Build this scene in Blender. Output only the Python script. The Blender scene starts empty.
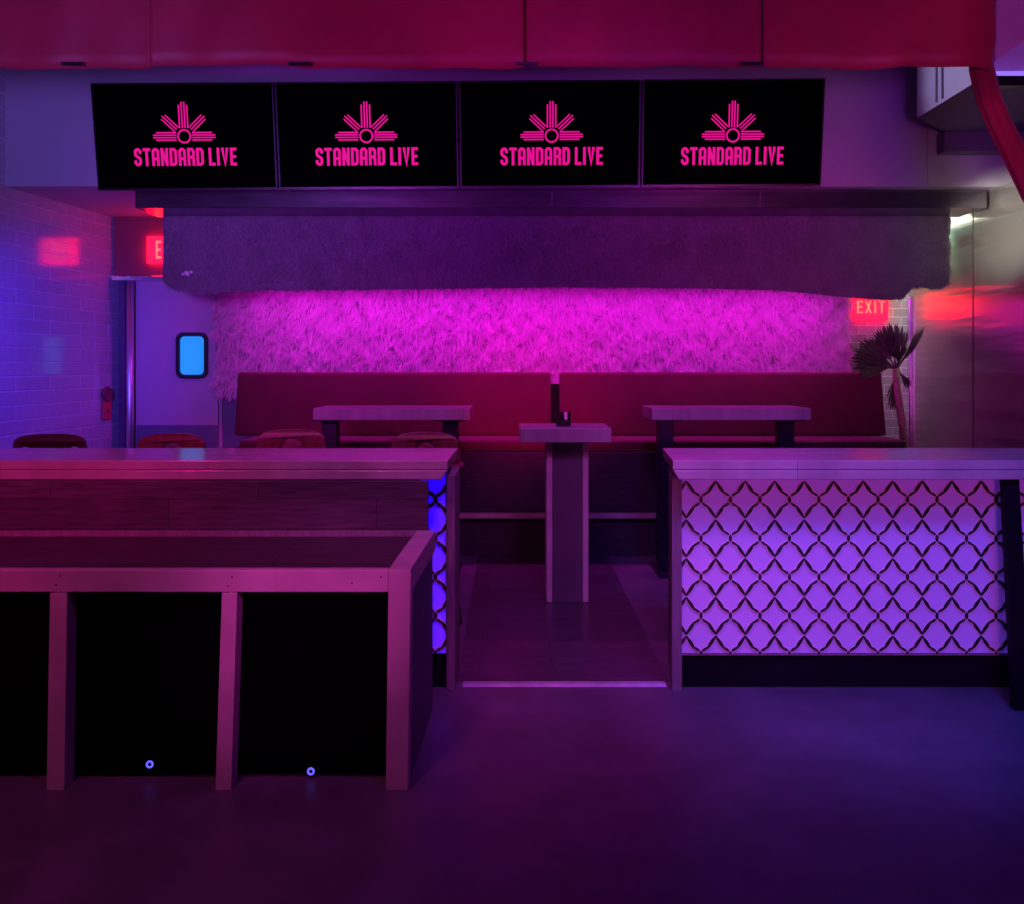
import bpy, bmesh, math, random
import numpy as np
from mathutils import Vector, Matrix

random.seed(7)
rng = np.random.default_rng(11)
sc = bpy.context.scene
COL = sc.collection
F, HY, CX, CH = 900.0, 365.0, 512.0, 1.49      # focal length in px, horizon row, centre column, eye height


def PX(px, y): return (px - CX) * y / F
def PZ(py, y): return CH - (py - HY) * y / F


# ------------------------------------------------------------------ materials
def lin(c):
    return tuple(((v / 12.92) if v <= 0.04045 else ((v + 0.055) / 1.055) ** 2.4) for v in c)


def mat(name, col, rough=0.5, metal=0.0, noise=0.0, nscale=20.0, stretch=(1, 1, 1), bump=0.0, coat=0.0, sheen=0.0,
        emit=None, estr=0.0, spec=0.5, coords='Object', col2=None):
    m = bpy.data.materials.new(name)
    m.use_nodes = True
    nt = m.node_tree
    b = nt.nodes['Principled BSDF']
    b.inputs['Base Color'].default_value = (*col, 1)
    b.inputs['Roughness'].default_value = rough
    b.inputs['Metallic'].default_value = metal
    b.inputs['Coat Weight'].default_value = coat
    b.inputs['Coat Roughness'].default_value = 0.12
    b.inputs['Sheen Weight'].default_value = sheen
    b.inputs['Specular IOR Level'].default_value = spec
    if emit:
        b.inputs['Emission Color'].default_value = (*emit, 1)
        b.inputs['Emission Strength'].default_value = estr
    if noise or bump:
        tc = nt.nodes.new('ShaderNodeTexCoord')
        mp = nt.nodes.new('ShaderNodeMapping')
        mp.inputs['Scale'].default_value = stretch
        nz = nt.nodes.new('ShaderNodeTexNoise')
        nz.inputs['Scale'].default_value = nscale
        nz.inputs['Detail'].default_value = 6
        nt.links.new(tc.outputs[coords], mp.inputs[0])
        nt.links.new(mp.outputs[0], nz.inputs[0])
        if noise:
            rp = nt.nodes.new('ShaderNodeValToRGB')
            c2 = col2 or tuple(v * (1 - noise) for v in col)
            rp.color_ramp.elements[0].color = (*c2, 1)
            rp.color_ramp.elements[1].color = (*col, 1)
            rp.color_ramp.elements[0].position = 0.35
            rp.color_ramp.elements[1].position = 0.65
            nt.links.new(nz.outputs[0], rp.inputs[0])
            nt.links.new(rp.outputs[0], b.inputs['Base Color'])
        if bump:
            bp = nt.nodes.new('ShaderNodeBump')
            bp.inputs['Strength'].default_value = bump
            bp.inputs['Distance'].default_value = 0.01
            nt.links.new(nz.outputs[0], bp.inputs['Height'])
            nt.links.new(bp.outputs[0], b.inputs['Normal'])
    return m


def brick_mat(name, c1, c2, mortar, bw, bh, ms, rough, plane='XZ', bump=0.3, offset=0.5, grain=0.0, gstretch=(2, 30, 1), coat=0.0,
              wob=0.0, spec=0.5, mrough=None):
    """running-bond blocks, tiles or planks laid in a plane of the object's own axes"""
    m = bpy.data.materials.new(name)
    m.use_nodes = True
    nt = m.node_tree
    L = nt.links.new
    b = nt.nodes['Principled BSDF']
    b.inputs['Roughness'].default_value = rough
    b.inputs['Coat Weight'].default_value = coat
    b.inputs['Specular IOR Level'].default_value = spec
    tc = nt.nodes.new('ShaderNodeTexCoord')
    sp = nt.nodes.new('ShaderNodeSeparateXYZ')
    cb = nt.nodes.new('ShaderNodeCombineXYZ')
    L(tc.outputs['Object'], sp.inputs[0])
    L(sp.outputs[plane[0]], cb.inputs['X'])
    L(sp.outputs[plane[1]], cb.inputs['Y'])
    br = nt.nodes.new('ShaderNodeTexBrick')
    br.offset = offset
    br.inputs['Color1'].default_value = (*c1, 1)
    br.inputs['Color2'].default_value = (*c2, 1)
    br.inputs['Mortar'].default_value = (*mortar, 1)
    br.inputs['Scale'].default_value = 1.0
    br.inputs['Brick Width'].default_value = bw
    br.inputs['Row Height'].default_value = bh
    br.inputs['Mortar Size'].default_value = ms
    br.inputs['Mortar Smooth'].default_value = 0.3
    L(cb.outputs[0], br.inputs['Vector'])
    out = br.outputs['Color']
    if grain:
        mp = nt.nodes.new('ShaderNodeMapping')
        mp.inputs['Scale'].default_value = gstretch
        nz = nt.nodes.new('ShaderNodeTexNoise')
        nz.inputs['Scale'].default_value = 3.0
        nz.inputs['Detail'].default_value = 8
        L(cb.outputs[0], mp.inputs[0]); L(mp.outputs[0], nz.inputs[0])
        mx = nt.nodes.new('ShaderNodeMix'); mx.data_type = 'RGBA'; mx.blend_type = 'MULTIPLY'
        mx.inputs[0].default_value = grain
        rp = nt.nodes.new('ShaderNodeValToRGB')
        rp.color_ramp.elements[0].position = 0.3; rp.color_ramp.elements[0].color = (0.15, 0.15, 0.15, 1)
        rp.color_ramp.elements[1].position = 0.7; rp.color_ramp.elements[1].color = (1.3, 1.3, 1.3, 1)
        L(nz.outputs[0], rp.inputs[0])
        L(out, mx.inputs[6]); L(rp.outputs[0], mx.inputs[7])
        out = mx.outputs[2]
    L(out, b.inputs['Base Color'])
    bp = nt.nodes.new('ShaderNodeBump')
    bp.invert = True
    bp.inputs['Strength'].default_value = bump
    bp.inputs['Distance'].default_value = 0.006
    L(br.outputs['Fac'], bp.inputs['Height'])
    last = bp.outputs[0]
    if wob:
        n2 = nt.nodes.new('ShaderNodeTexNoise'); n2.inputs['Scale'].default_value = 9.0; n2.inputs['Detail'].default_value = 3
        L(cb.outputs[0], n2.inputs[0])
        b2 = nt.nodes.new('ShaderNodeBump'); b2.inputs['Strength'].default_value = wob; b2.inputs['Distance'].default_value = 0.01
        L(n2.outputs[0], b2.inputs['Height']); L(last, b2.inputs['Normal'])
        last = b2.outputs[0]
    L(last, b.inputs['Normal'])
    return m


def wood_mat(name, c1, c2, rough, width=0.09, length=0.9, plane='XY', coat=0.0, grain=0.6, ms=0.0015):
    return brick_mat(name, c1, c2, tuple(v * 0.35 for v in c1), length, width, ms, rough, plane, 0.08, 0.37, grain, (1.6, 26, 1), coat)


M = {}
M['floor'] = mat('dark_concrete', (0.15, 0.12, 0.15), 0.42, noise=0.3, nscale=4, bump=0.12)
M['passage'] = brick_mat('floor_planks', (0.10, 0.07, 0.09), (0.065, 0.05, 0.062), (0.03, 0.02, 0.03), 0.9, 0.14, 0.004, 0.34, 'XY', 0.2, 0.4, 0.75, (2, 22, 1))
M['block'] = brick_mat('painted_block', (0.62, 0.60, 0.64), (0.57, 0.55, 0.60), (0.76, 0.74, 0.80), 0.40, 0.108, 0.009, 0.13, 'XZ', 0.9, 0.5, 0.1, (6, 6, 1), wob=0.06, spec=0.9)
M['tile'] = brick_mat('white_tile', (0.50, 0.50, 0.50), (0.42, 0.42, 0.43), (0.80, 0.80, 0.80), 0.152, 0.076, 0.004, 0.2, 'XZ', 0.4)
M['plaster'] = mat('painted_plaster', (0.56, 0.50, 0.56), 0.6, noise=0.08, nscale=3, bump=0.05)
M['soffit'] = mat('soffit_paint', (0.50, 0.48, 0.54), 0.55, noise=0.06, nscale=2.5, bump=0.06)
M['ceiling'] = mat('ceiling_paint', (0.5, 0.46, 0.52), 0.6)
M['darkwall'] = mat('dark_wall', (0.09, 0.07, 0.10), 0.8, noise=0.2, nscale=4)
M['doorpaint'] = mat('door_laminate', (0.55, 0.42, 0.56), 0.35, noise=0.04, nscale=2)
M['transom'] = mat('maroon_paint', (0.30, 0.05, 0.09), 0.45, noise=0.1, nscale=4)
M['jamb'] = mat('dark_jamb', (0.10, 0.06, 0.14), 0.4)
M['pole'] = mat('brushed_pole', (0.95, 0.93, 0.96), 0.4, 1.0)
M['kick'] = mat('kick_plate', (0.20, 0.20, 0.32), 0.35, 0.3, noise=0.1, nscale=8)
M['chrome'] = mat('polished_steel', (0.85, 0.85, 0.88), 0.22, 1.0)
M['rubber'] = mat('black_rubber', (0.012, 0.012, 0.02), 0.5)
M['black'] = mat('black_paint', (0.006, 0.005, 0.008), 0.6, spec=0.15, noise=0.3, nscale=10)
M['blackmetal'] = mat('black_metal', (0.014, 0.012, 0.022), 0.4, 0.3, noise=0.2, nscale=14)
M['grille'] = mat('speaker_cloth', (0.0016, 0.0015, 0.0022), 0.95, spec=0.03, noise=0.4, nscale=220, bump=0.3)
M['screen'] = mat('screen_glass', (0.0012, 0.0012, 0.0016), 0.2, spec=0.0)
M['bezel'] = mat('black_plastic', (0.008, 0.008, 0.010), 0.35)
M['tvcase'] = mat('grey_plastic', (0.20, 0.19, 0.21), 0.4)
M['logo'] = mat('logo_pink', (0, 0, 0), 0.6, emit=lin((0.90, 0.06, 0.55)), estr=1.0)
M['velvet'] = mat('crimson_velvet', (0.13, 0.004, 0.028), 0.75, sheen=0.15, noise=0.18, nscale=5, bump=0.08)
M['leather'] = mat('maroon_leather', (0.20, 0.035, 0.045), 0.35, noise=0.3, nscale=30, bump=0.1)
M['darkleather'] = mat('dark_bentwood', (0.05, 0.012, 0.018), 0.4, noise=0.3, nscale=30, bump=0.1)
M['curtain'] = mat('red_cloth', (0.48, 0.016, 0.05), 0.55, sheen=0.15, noise=0.22, nscale=2.2, bump=0.12)
M['butcher'] = wood_mat('butcher_block', (0.62, 0.47, 0.42), (0.54, 0.40, 0.36), 0.17, 0.055, 3.1, 'XY', 0.0, 0.35)
M['tablewood'] = wood_mat('table_wood', (0.52, 0.40, 0.42), (0.40, 0.30, 0.33), 0.35, 0.07, 0.8, 'XY', 0, 0.6)
M['lumber'] = mat('lumber', (0.60, 0.44, 0.42), 0.5, noise=0.22, nscale=5, stretch=(1, 1, 1), bump=0.05)
M['lumberdark'] = mat('stained_lumber', (0.30, 0.21, 0.22), 0.5, noise=0.3, nscale=6, stretch=(12, 12, 1), bump=0.05)
M['plankXZ'] = brick_mat('dark_planks', (0.14, 0.085, 0.10), (0.10, 0.062, 0.075), (0.05, 0.03, 0.036), 0.9, 0.13, 0.002, 0.45, 'XZ', 0.12, 0.43, 0.6, (2, 24, 1))
M['basewood'] = brick_mat('black_stained_planks', (0.045, 0.033, 0.042), (0.032, 0.024, 0.032), (0.02, 0.014, 0.018), 1.1, 0.13, 0.002, 0.5, 'XZ', 0.15, 0.43, 0.5, (2, 24, 1))
M['columnpanel'] = mat('column_board', (0.115, 0.075, 0.10), 0.5, noise=0.15, nscale=6, bump=0.04)
M['deck'] = brick_mat('deck_planks', (0.10, 0.06, 0.068), (0.06, 0.036, 0.044), (0.02, 0.014, 0.016), 1.1, 0.13, 0.003, 0.45, 'XY', 0.25, 0.43, 0.8, (2, 24, 1))
M['sidepanel'] = mat('dark_side_board', (0.11, 0.10, 0.16), 0.5, noise=0.25, nscale=6)
M['lattice'] = mat('lattice_face', (0.020, 0.008, 0.020), 0.55)
M['latticecore'] = mat('lattice_edge', (0.88, 0.76, 0.74), 0.6)
M['acrylic_violet'] = mat('violet_lit_acrylic', (0.70, 0.56, 0.72), 0.5, emit=lin((0.45, 0.20, 0.80)), estr=0.20)
M['acrylic_blue'] = mat('blue_lit_acrylic', (0.62, 0.58, 0.75), 0.5, emit=lin((0.14, 0.0, 1.0)), estr=0.9)
M['fur'] = mat('white_fur', (0.75, 0.68, 0.74), 0.7, noise=0.18, nscale=9)
M['furbase'] = mat('fur_backing', (0.55, 0.48, 0.54), 0.9, noise=0.35, nscale=14, bump=0.6)
M['plush'] = mat('grey_plush', (0.34, 0.28, 0.36), 0.85, noise=0.25, nscale=5)
M['plushbase'] = mat('plush_backing', (0.30, 0.25, 0.32), 0.95, noise=0.25, nscale=7, bump=0.4)
M['hoodsteel'] = mat('hood_steel', (0.32, 0.28, 0.34), 0.22, 0.9, noise=0.25, nscale=3, stretch=(1, 1, 6))
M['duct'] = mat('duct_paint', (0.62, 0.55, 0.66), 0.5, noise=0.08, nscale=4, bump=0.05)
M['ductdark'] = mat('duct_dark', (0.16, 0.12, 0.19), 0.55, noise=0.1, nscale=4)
M['signred'] = mat('exit_sign_red', (0.3, 0.0, 0.02), 0.4, emit=(1.0, 0.002, 0.016), estr=7.0)
M['signletter'] = mat('exit_sign_letters', (0.8, 0.4, 0.3), 0.4, emit=lin((1.0, 0.46, 0.30)), estr=1.3)
M['bluepane'] = mat('blue_window_light', (0.1, 0.3, 0.6), 0.2, emit=lin((0.0, 0.545, 0.84)), estr=1.0)
M['ledmagenta'] = mat('magenta_led', (0.8, 0.2, 0.7), 0.4, emit=lin((1.0, 0.25, 0.95)), estr=2.5)
M['ledblue'] = mat('blue_tube_light', (0.3, 0.3, 0.9), 0.4, emit=lin((0.48, 0.38, 1.0)), estr=1.4)
M['ringlight'] = mat('power_light', (0.4, 0.4, 1.0), 0.4, emit=lin((0.36, 0.36, 1.0)), estr=1.3)
M['tubelight'] = mat('fluorescent_tube', (0.9, 0.95, 0.85), 0.4, emit=(0.95, 1.0, 0.80), estr=7.0)
M['trunk'] = mat('palm_bark', (0.66, 0.50, 0.33), 0.8, noise=0.4, nscale=30, stretch=(1, 1, 3), bump=0.5)
M['frond'] = mat('dry_frond', (0.15, 0.115, 0.105), 0.6, noise=0.4, nscale=12)
M['pot'] = mat('clay_pot', (0.13, 0.09, 0.08), 0.6, noise=0.2, nscale=10)
M['soil'] = mat('potting_soil', (0.03, 0.02, 0.015), 0.95, noise=0.5, nscale=60, bump=0.6)
M['redtag'] = mat('red_plastic', (0.72, 0.05, 0.10), 0.4)
M['redtagdark'] = mat('dark_red_plastic', (0.26, 0.03, 0.08), 0.4)
M['strip'] = mat('threshold_metal', (0.72, 0.64, 0.70), 0.4, 0.2, noise=0.3, nscale=12)
M['napkin'] = mat('white_paper', (0.85, 0.82, 0.85), 0.6)
M['pinkcloth'] = mat('pale_ceiling_paint', (0.62, 0.34, 0.46), 0.6, noise=0.1, nscale=4)


def steel_wall_mat():
    m = bpy.data.materials.new('brushed_steel_sheet')
    m.use_nodes = True
    nt = m.node_tree; L = nt.links.new
    b = nt.nodes['Principled BSDF']
    b.inputs['Base Color'].default_value = (0.56, 0.55, 0.52, 1)
    b.inputs['Metallic'].default_value = 0.75
    b.inputs['Roughness'].default_value = 0.24
    tc = nt.nodes.new('ShaderNodeTexCoord')
    # brushed: reflections smear sideways
    tg = nt.nodes.new('ShaderNodeTangent'); tg.direction_type = 'RADIAL'; tg.axis = 'Z'
    L(tg.outputs[0], b.inputs['Tangent'])
    b.inputs['Anisotropic'].default_value = 0.8
    # the sheet is slightly buckled
    mp2 = nt.nodes.new('ShaderNodeMapping'); mp2.inputs['Scale'].default_value = (1, 0.35, 4.0)
    n2 = nt.nodes.new('ShaderNodeTexNoise'); n2.inputs['Scale'].default_value = 2.0; n2.inputs['Detail'].default_value = 2
    L(tc.outputs['Object'], mp2.inputs[0]); L(mp2.outputs[0], n2.inputs[0])
    b2 = nt.nodes.new('ShaderNodeBump'); b2.inputs['Strength'].default_value = 0.22; b2.inputs['Distance'].default_value = 0.05
    L(n2.outputs[0], b2.inputs['Height'])
    L(b2.outputs[0], b.inputs['Normal'])
    return m


M['steel'] = steel_wall_mat()


# ------------------------------------------------------------------ mesh builder
class MB:
    def __init__(s):
        s.v, s.f, s.mi, s.sm = [], [], [], []

    def add(s, vs, fs, mi=0, smooth=False):
        o = len(s.v)
        s.v.extend([tuple(p) for p in vs])
        for f in fs:
            s.f.append(tuple(i + o for i in f)); s.mi.append(mi); s.sm.append(smooth)
        return s

    def bm(s, bm, mi=0, smooth=False):
        bm.verts.index_update()
        s.add([v.co[:] for v in bm.verts], [[v.index for v in f.verts] for f in bm.faces], mi, smooth)
        bm.free()
        return s

    def box(s, x0, x1, y0, y1, z0, z1, bev=0.0, seg=1, mi=0, smooth=False, mtx=None):
        bm = bmesh.new()
        bmesh.ops.create_cube(bm, size=1)
        for v in bm.verts:
            v.co = Vector(((x0 + x1) / 2 + v.co.x * (x1 - x0), (y0 + y1) / 2 + v.co.y * (y1 - y0), (z0 + z1) / 2 + v.co.z * (z1 - z0)))
        if bev:
            bmesh.ops.bevel(bm, geom=bm.edges[:], offset=bev, segments=seg, profile=0.5, affect='EDGES')
        if mtx is not None:
            bm.transform(mtx)
        return s.bm(bm, mi, smooth)

    def hexa(s, bot, top, mi=0):
        """eight-cornered solid: four bottom corners, four top corners (same winding, counter-clockwise from above)"""
        vs = list(bot) + list(top)
        return s.add(vs, [(3, 2, 1, 0), (4, 5, 6, 7), (0, 1, 5, 4), (1, 2, 6, 5), (2, 3, 7, 6), (3, 0, 4, 7)], mi)

    def prism(s, pts, z0, z1, mi=0):
        n = len(pts)
        vs = [(x, y, z0) for x, y in pts] + [(x, y, z1) for x, y in pts]
        fs = [tuple(range(n - 1, -1, -1)), tuple(range(n, 2 * n))] + [(i, (i + 1) % n, n + (i + 1) % n, n + i) for i in range(n)]
        return s.add(vs, fs, mi)

    def lathe(s, prof, c=(0, 0, 0), n=24, mi=0, axis='Z', smooth=True):
        vs, fs = [], []
        for r, z in prof:
            for k in range(n):
                a = 2 * math.pi * k / n
                p = (r * math.cos(a), r * math.sin(a), z)
                if axis == 'Y': p = (p[0], p[2], p[1])
                if axis == 'X': p = (p[2], p[0], p[1])
                vs.append((c[0] + p[0], c[1] + p[1], c[2] + p[2]))
        for i in range(len(prof) - 1):
            for k in range(n):
                a, b = i * n + k, i * n + (k + 1) % n
                fs.append((a, b, b + n, a + n))
        fs.append(tuple(range(n - 1, -1, -1)))
        fs.append(tuple((len(prof) - 1) * n + k for k in range(n)))
        return s.add(vs, fs, mi, smooth)

    def tube(s, pts, r, n=10, mi=0, closed=False):
        pts = [Vector(p) for p in pts]
        rs = r if isinstance(r, (list, tuple)) else [r] * len(pts)
        vs, fs = [], []
        up = Vector((0, 0, 1))
        prev = None
        N = len(pts)
        for i, p in enumerate(pts):
            if closed: t = pts[(i + 1) % N] - pts[i - 1]
            else: t = pts[min(i + 1, N - 1)] - pts[max(i - 1, 0)]
            t.normalize()
            if prev is None:
                a = t.cross(up)
                if a.length < 1e-3: a = t.cross(Vector((1, 0, 0)))
            else:
                a = prev - t * prev.dot(t)
            a.normalize(); prev = a
            b = t.cross(a)
            for k in range(n):
                q = 2 * math.pi * k / n
                vs.append(p + (a * math.cos(q) + b * math.sin(q)) * rs[i])
        for i in range(N if closed else N - 1):
            j = (i + 1) % N
            for k in range(n):
                fs.append((i * n + k, i * n + (k + 1) % n, j * n + (k + 1) % n, j * n + k))
        if not closed:
            fs.append(tuple(range(n - 1, -1, -1)))
            fs.append(tuple((N - 1) * n + k for k in range(n)))
        return s.add(vs, fs, mi, True)

    def build(s, name, mats, parent=None, origin=None):
        if not isinstance(mats, (list, tuple)): mats = [mats]
        if parent is not None:
            base = world_loc(parent)
        else:
            base = Vector(origin) if origin is not None else Vector((0, 0, 0))
        me = bpy.data.meshes.new(name)
        me.from_pydata([(p[0] - base.x, p[1] - base.y, p[2] - base.z) for p in s.v], [], s.f)
        for m in mats: me.materials.append(m)
        me.polygons.foreach_set('material_index', s.mi)
        me.polygons.foreach_set('use_smooth', s.sm)
        me.update()
        o = bpy.data.objects.new(name, me)
        COL.objects.link(o)
        if parent is not None: o.parent = parent
        else: o.location = base
        return o


def world_loc(o):
    p = Vector((0, 0, 0))
    while o is not None:
        p += o.location
        o = o.parent
    return p


def tag(o, label, cat, group=None, kind=None):
    o['label'] = label; o['category'] = cat
    if group: o['group'] = group
    if kind: o['kind'] = kind
    return o


def thing(name, loc, label, cat, group=None):
    o = bpy.data.objects.new(name, None)
    o.empty_display_size = 0.1
    COL.objects.link(o)
    o.location = loc
    return tag(o, label, cat, group)


def struct(o):
    o['kind'] = 'structure'
    return o


def copy_tree(o, parent=None):
    c = o.copy()
    COL.objects.link(c)
    if parent is not None: c.parent = parent
    for ch in [k for k in bpy.data.objects if k.parent == o]:
        copy_tree(ch, c)
    return c


def extruded(outlines, depth, bev=0.0):
    """filled 2D outlines (holes by even-odd) -> (verts, faces) in XY, extruded both ways by depth/2"""
    cu = bpy.data.curves.new('outline', 'CURVE')
    cu.dimensions = '2D'; cu.fill_mode = 'BOTH'; cu.extrude = depth / 2; cu.bevel_depth = bev; cu.bevel_resolution = 1
    for pts in outlines:
        sp = cu.splines.new('POLY'); sp.points.add(len(pts) - 1)
        for i, (x, y) in enumerate(pts): sp.points[i].co = (x, y, 0, 1)
        sp.use_cyclic_u = True
    ob = bpy.data.objects.new('outline', cu)
    COL.objects.link(ob)
    dg = bpy.context.evaluated_depsgraph_get()
    dg.update()
    me = bpy.data.meshes.new_from_object(ob.evaluated_get(dg))
    vs = [v.co[:] for v in me.vertices]; fs = [tuple(p.vertices) for p in me.polygons]
    bpy.data.objects.remove(ob); bpy.data.curves.remove(cu); bpy.data.meshes.remove(me)
    return vs, fs


def rounded(w, h, r, n=6):
    pts = []
    for cx, cy, a0 in ((w / 2 - r, h / 2 - r, 0), (-w / 2 + r, h / 2 - r, 90), (-w / 2 + r, -h / 2 + r, 180), (w / 2 - r, -h / 2 + r, 270)):
        for k in range(n + 1):
            a = math.radians(a0 + 90 * k / n)
            pts.append((cx + r * math.cos(a), cy + r * math.sin(a)))
    return pts


# ------------------------------------------------------------------ block lettering
def glyph(ch, w, t):
    l, r, b, u, m = t / 2, w - t / 2, t / 2, 1 - t / 2, 0.5
    c = 0.09
    G = {
        'S': [[(r, .68), (r, u - c), (r - c, u), (l + c, u), (l, u - c), (l, .64), (l + .04, .57), (r - .04, .43), (r, .36), (r, b + c), (r - c, b), (l + c, b), (l, b + c), (l, .32)]],
        'T': [[(0, u), (w, u)], [(w / 2, u), (w / 2, 0)]],
        'A': [[(l, 0), (l, u - c), (l + c, u), (r - c, u), (r, u - c), (r, 0)], [(l, .40), (r, .40)]],
        'N': [[(l, 0), (l, 1)], [(l, .97), (r, .03)], [(r, 0), (r, 1)]],
        'D': [[(l, 0), (l, u), (r - c, u), (r, u - c), (r, b + c), (r - c, b), (l, b)]],
        'R': [[(l, 0), (l, u), (r - c, u), (r, u - c), (r, m + c), (r - c, m - .02), (l, m - .02)], [(r - c, m), (r, m - c), (r, 0)]],
        'L': [[(l, 1), (l, b), (w, b)]],
        'I': [[(w / 2, 0), (w / 2, 1)]],
        'V': [[(l, 1), (w / 2, .06), (r, 1)]],
        'E': [[(w, u), (l, u), (l, b), (w, b)], [(l, m), (w * .9, m)]],
        'X': [[(l, 1), (r, 0)], [(l, 0), (r, 1)]],
    }
    return G[ch]


def stroke_quads(line, t):
    pts = [Vector(p) for p in line]
    out = []
    n = len(pts)
    off = []
    for i in range(n):
        d0 = (pts[i] - pts[i - 1]).normalized() if i > 0 else None
        d1 = (pts[i + 1] - pts[i]).normalized() if i < n - 1 else None
        if d0 is None: d0 = d1
        if d1 is None: d1 = d0
        n0, n1 = Vector((-d0.y, d0.x)), Vector((-d1.y, d1.x))
        mi = (n0 + n1)
        if mi.length < 1e-4: mi = n0
        mi.normalize()
        off.append(mi * (t / 2 / max(0.5, mi.dot(n0))))
    for i in range(n - 1):
        out.append((pts[i] - off[i], pts[i + 1] - off[i + 1], pts[i + 1] + off[i + 1], pts[i] + off[i]))
    return out


def text_quads(s, height, width, t=0.19, gap=0.10, adv={'I': 0.20, 'L': 0.40, ' ': 0.22, 'E': 0.40}, w0=0.46):
    """quads in x,z centred on 0 with the given height and total width"""
    x, qs = 0.0, []
    for ch in s:
        w = adv.get(ch, w0)
        if ch != ' ':
            for ln in glyph(ch, w, t):
                for q in stroke_quads(ln, t):
                    qs.append([(p.x + x, p.y) for p in q])
            x += w + gap
        else:
            x += w
    tot = x - gap
    return [[((px - tot / 2) * width / tot, (py - 0.5) * height) for px, py in q] for q in qs]


# ------------------------------------------------------------------ the room
# floor
mb = MB(); mb.box(-4.7, 4.7, -1.2, 8.2, -0.1, 0.0)
struct(mb.build('floor', M['floor']))
mb = MB(); mb.box(-0.262, 0.738, 4.24, 7.012, 0.0005, 0.004)
struct(mb.build('floor_passage', M['passage'], origin=(0.2, 4.3, 0)))
# threshold strip across the passage opening
mb = MB()
mb.hexa([(-0.228, 4.165, 0), (0.715, 4.165, 0), (0.715, 4.225, 0), (-0.228, 4.225, 0)],
        [(-0.228, 4.178, 0.010), (0.715, 4.178, 0.010), (0.715, 4.212, 0.010), (-0.228, 4.212, 0.010)])
struct(mb.build('trim_1', M['strip']))

# block wall on one side (slightly turned), its own x axis runs along the wall
ang = math.atan2(1.45, 0.18)
Lw = 9.3
mb = MB(); mb.box(0, Lw, 0.0, 0.12, 0, 4.3)
wl = mb.build('wall_left', M['block'])
wl.location = (-3.5, 8.05, 0)
wl.rotation_euler = (0, 0, math.pi + ang)     # local +x runs from the far corner towards the viewer; local -y... see below
# local y must point outwards (away from the room)
d = Vector((math.cos(math.pi + ang), math.sin(math.pi + ang), 0))
nrm = Vector((-d.y, d.x, 0))
if nrm.x > 0:
    for v in wl.data.vertices: v.co.y -= 0.12
struct(wl)

# back wall: plaster behind door and fur, tile in the other corner
mb = MB(); mb.box(-3.6, 2.95, 8.05, 8.2, 0, 2.79)
struct(mb.build('wall_back', M['plaster'], origin=(0, 8.05, 0)))
mb = MB(); mb.box(2.95, 3.6, 8.05, 8.2, 0, 2.79)
struct(mb.build('wall_back_tiled', M['tile'], origin=(2.95, 8.05, 0.02)))
# steel-clad side wall
mb = MB(); mb.box(3.55, 3.62, 5.2, 8.05, 0, 2.79)
struct(mb.build('wall_right', M['steel'], origin=(3.55, 5.2, 0)))
mb = MB()
mb.box(3.5475, 3.5497, 6.925, 6.933, 0, 2.785)
struct(mb.build('trim_2', M['blackmetal']))
mb = MB(); mb.box(3.525, 3.5495, 7.985, 8.048, 0, 2.1, 0.006)
struct(mb.build('trim_3', M['chrome']))
# far front part of the side wall and the wall behind the viewer are out of frame; the upper wall carries the screens
mb = MB()
mb.box(-4.45, 3.02, 6.55, 6.62, 2.79, 4.3)
mb.box(3.026, 4.7, 6.555, 6.62, 2.79, 4.3)
struct(mb.build('wall_upper', M['soffit']))
mb = MB(); mb.box(-4.45, 4.0, 6.62, 8.2, 2.79, 2.9)
struct(mb.build('ceiling_rear', M['ceiling']))
mb = MB(); mb.box(-4.7, 4.7, -1.2, 6.62, 4.3, 4.4)
struct(mb.build('ceiling', M['darkwall']))
mb = MB(); mb.box(4.6, 4.7, -1.2, 6.55, 0, 4.3)
struct(mb.build('wall_right_front', M['darkwall']))

# kitchen door with its porthole, kick plate, steel jamb and header
YD = 7.99
dx0, dx1 = PX(136, YD), PX(218, YD)
dz1 = PZ(282, YD)
door = bpy.data.objects.new('door_1', None); COL.objects.link(door); door.location = ((dx0 + dx1) / 2, YD, 0); struct(door)
wx, wz = PX(192.5, YD), PZ(355.5, YD)
ow, oh = 31.5 * YD / F, 45.5 * YD / F
hole = [(x + wx, y + wz) for x, y in rounded(ow * 0.9, oh * 0.92, 0.055)]
vs, fs = extruded([[(dx0, 0.01), (dx1, 0.01), (dx1, 0.40), (dx1, 1.24), (dx1 - 0.022, 1.36), (dx1 - 0.022, dz1), (dx0, dz1)], hole], 0.045)
mb = MB(); mb.add([(x, YD + 0.0225 + z, y) for x, y, z in vs], fs)
mb.build('door_leaf', M['doorpaint'], door)
vs, fs = extruded([rounded(ow, oh, 0.065), rounded(ow - 0.058, oh - 0.058, 0.042)], 0.02, 0.003)
mb = MB(); mb.add([(wx + x, YD - 0.012 + z, wz + y) for x, y, z in vs], fs, smooth=False)
mb.build('window_gasket', M['rubber'], door)
vs, fs = extruded([rounded(ow - 0.05, oh - 0.05, 0.045)], 0.008)
mb = MB(); mb.add([(wx + x, YD + 0.006 + z, wz + y) for x, y, z in vs], fs)
mb.build('window_pane', M['bluepane'], door)
mb = MB(); mb.box(dx0 + 0.005, dx1 - 0.002, YD - 0.006, YD - 0.001, 0.02, PZ(425, YD), 0.001)
mb.build('kick_plate', M['kick'], door)
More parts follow.
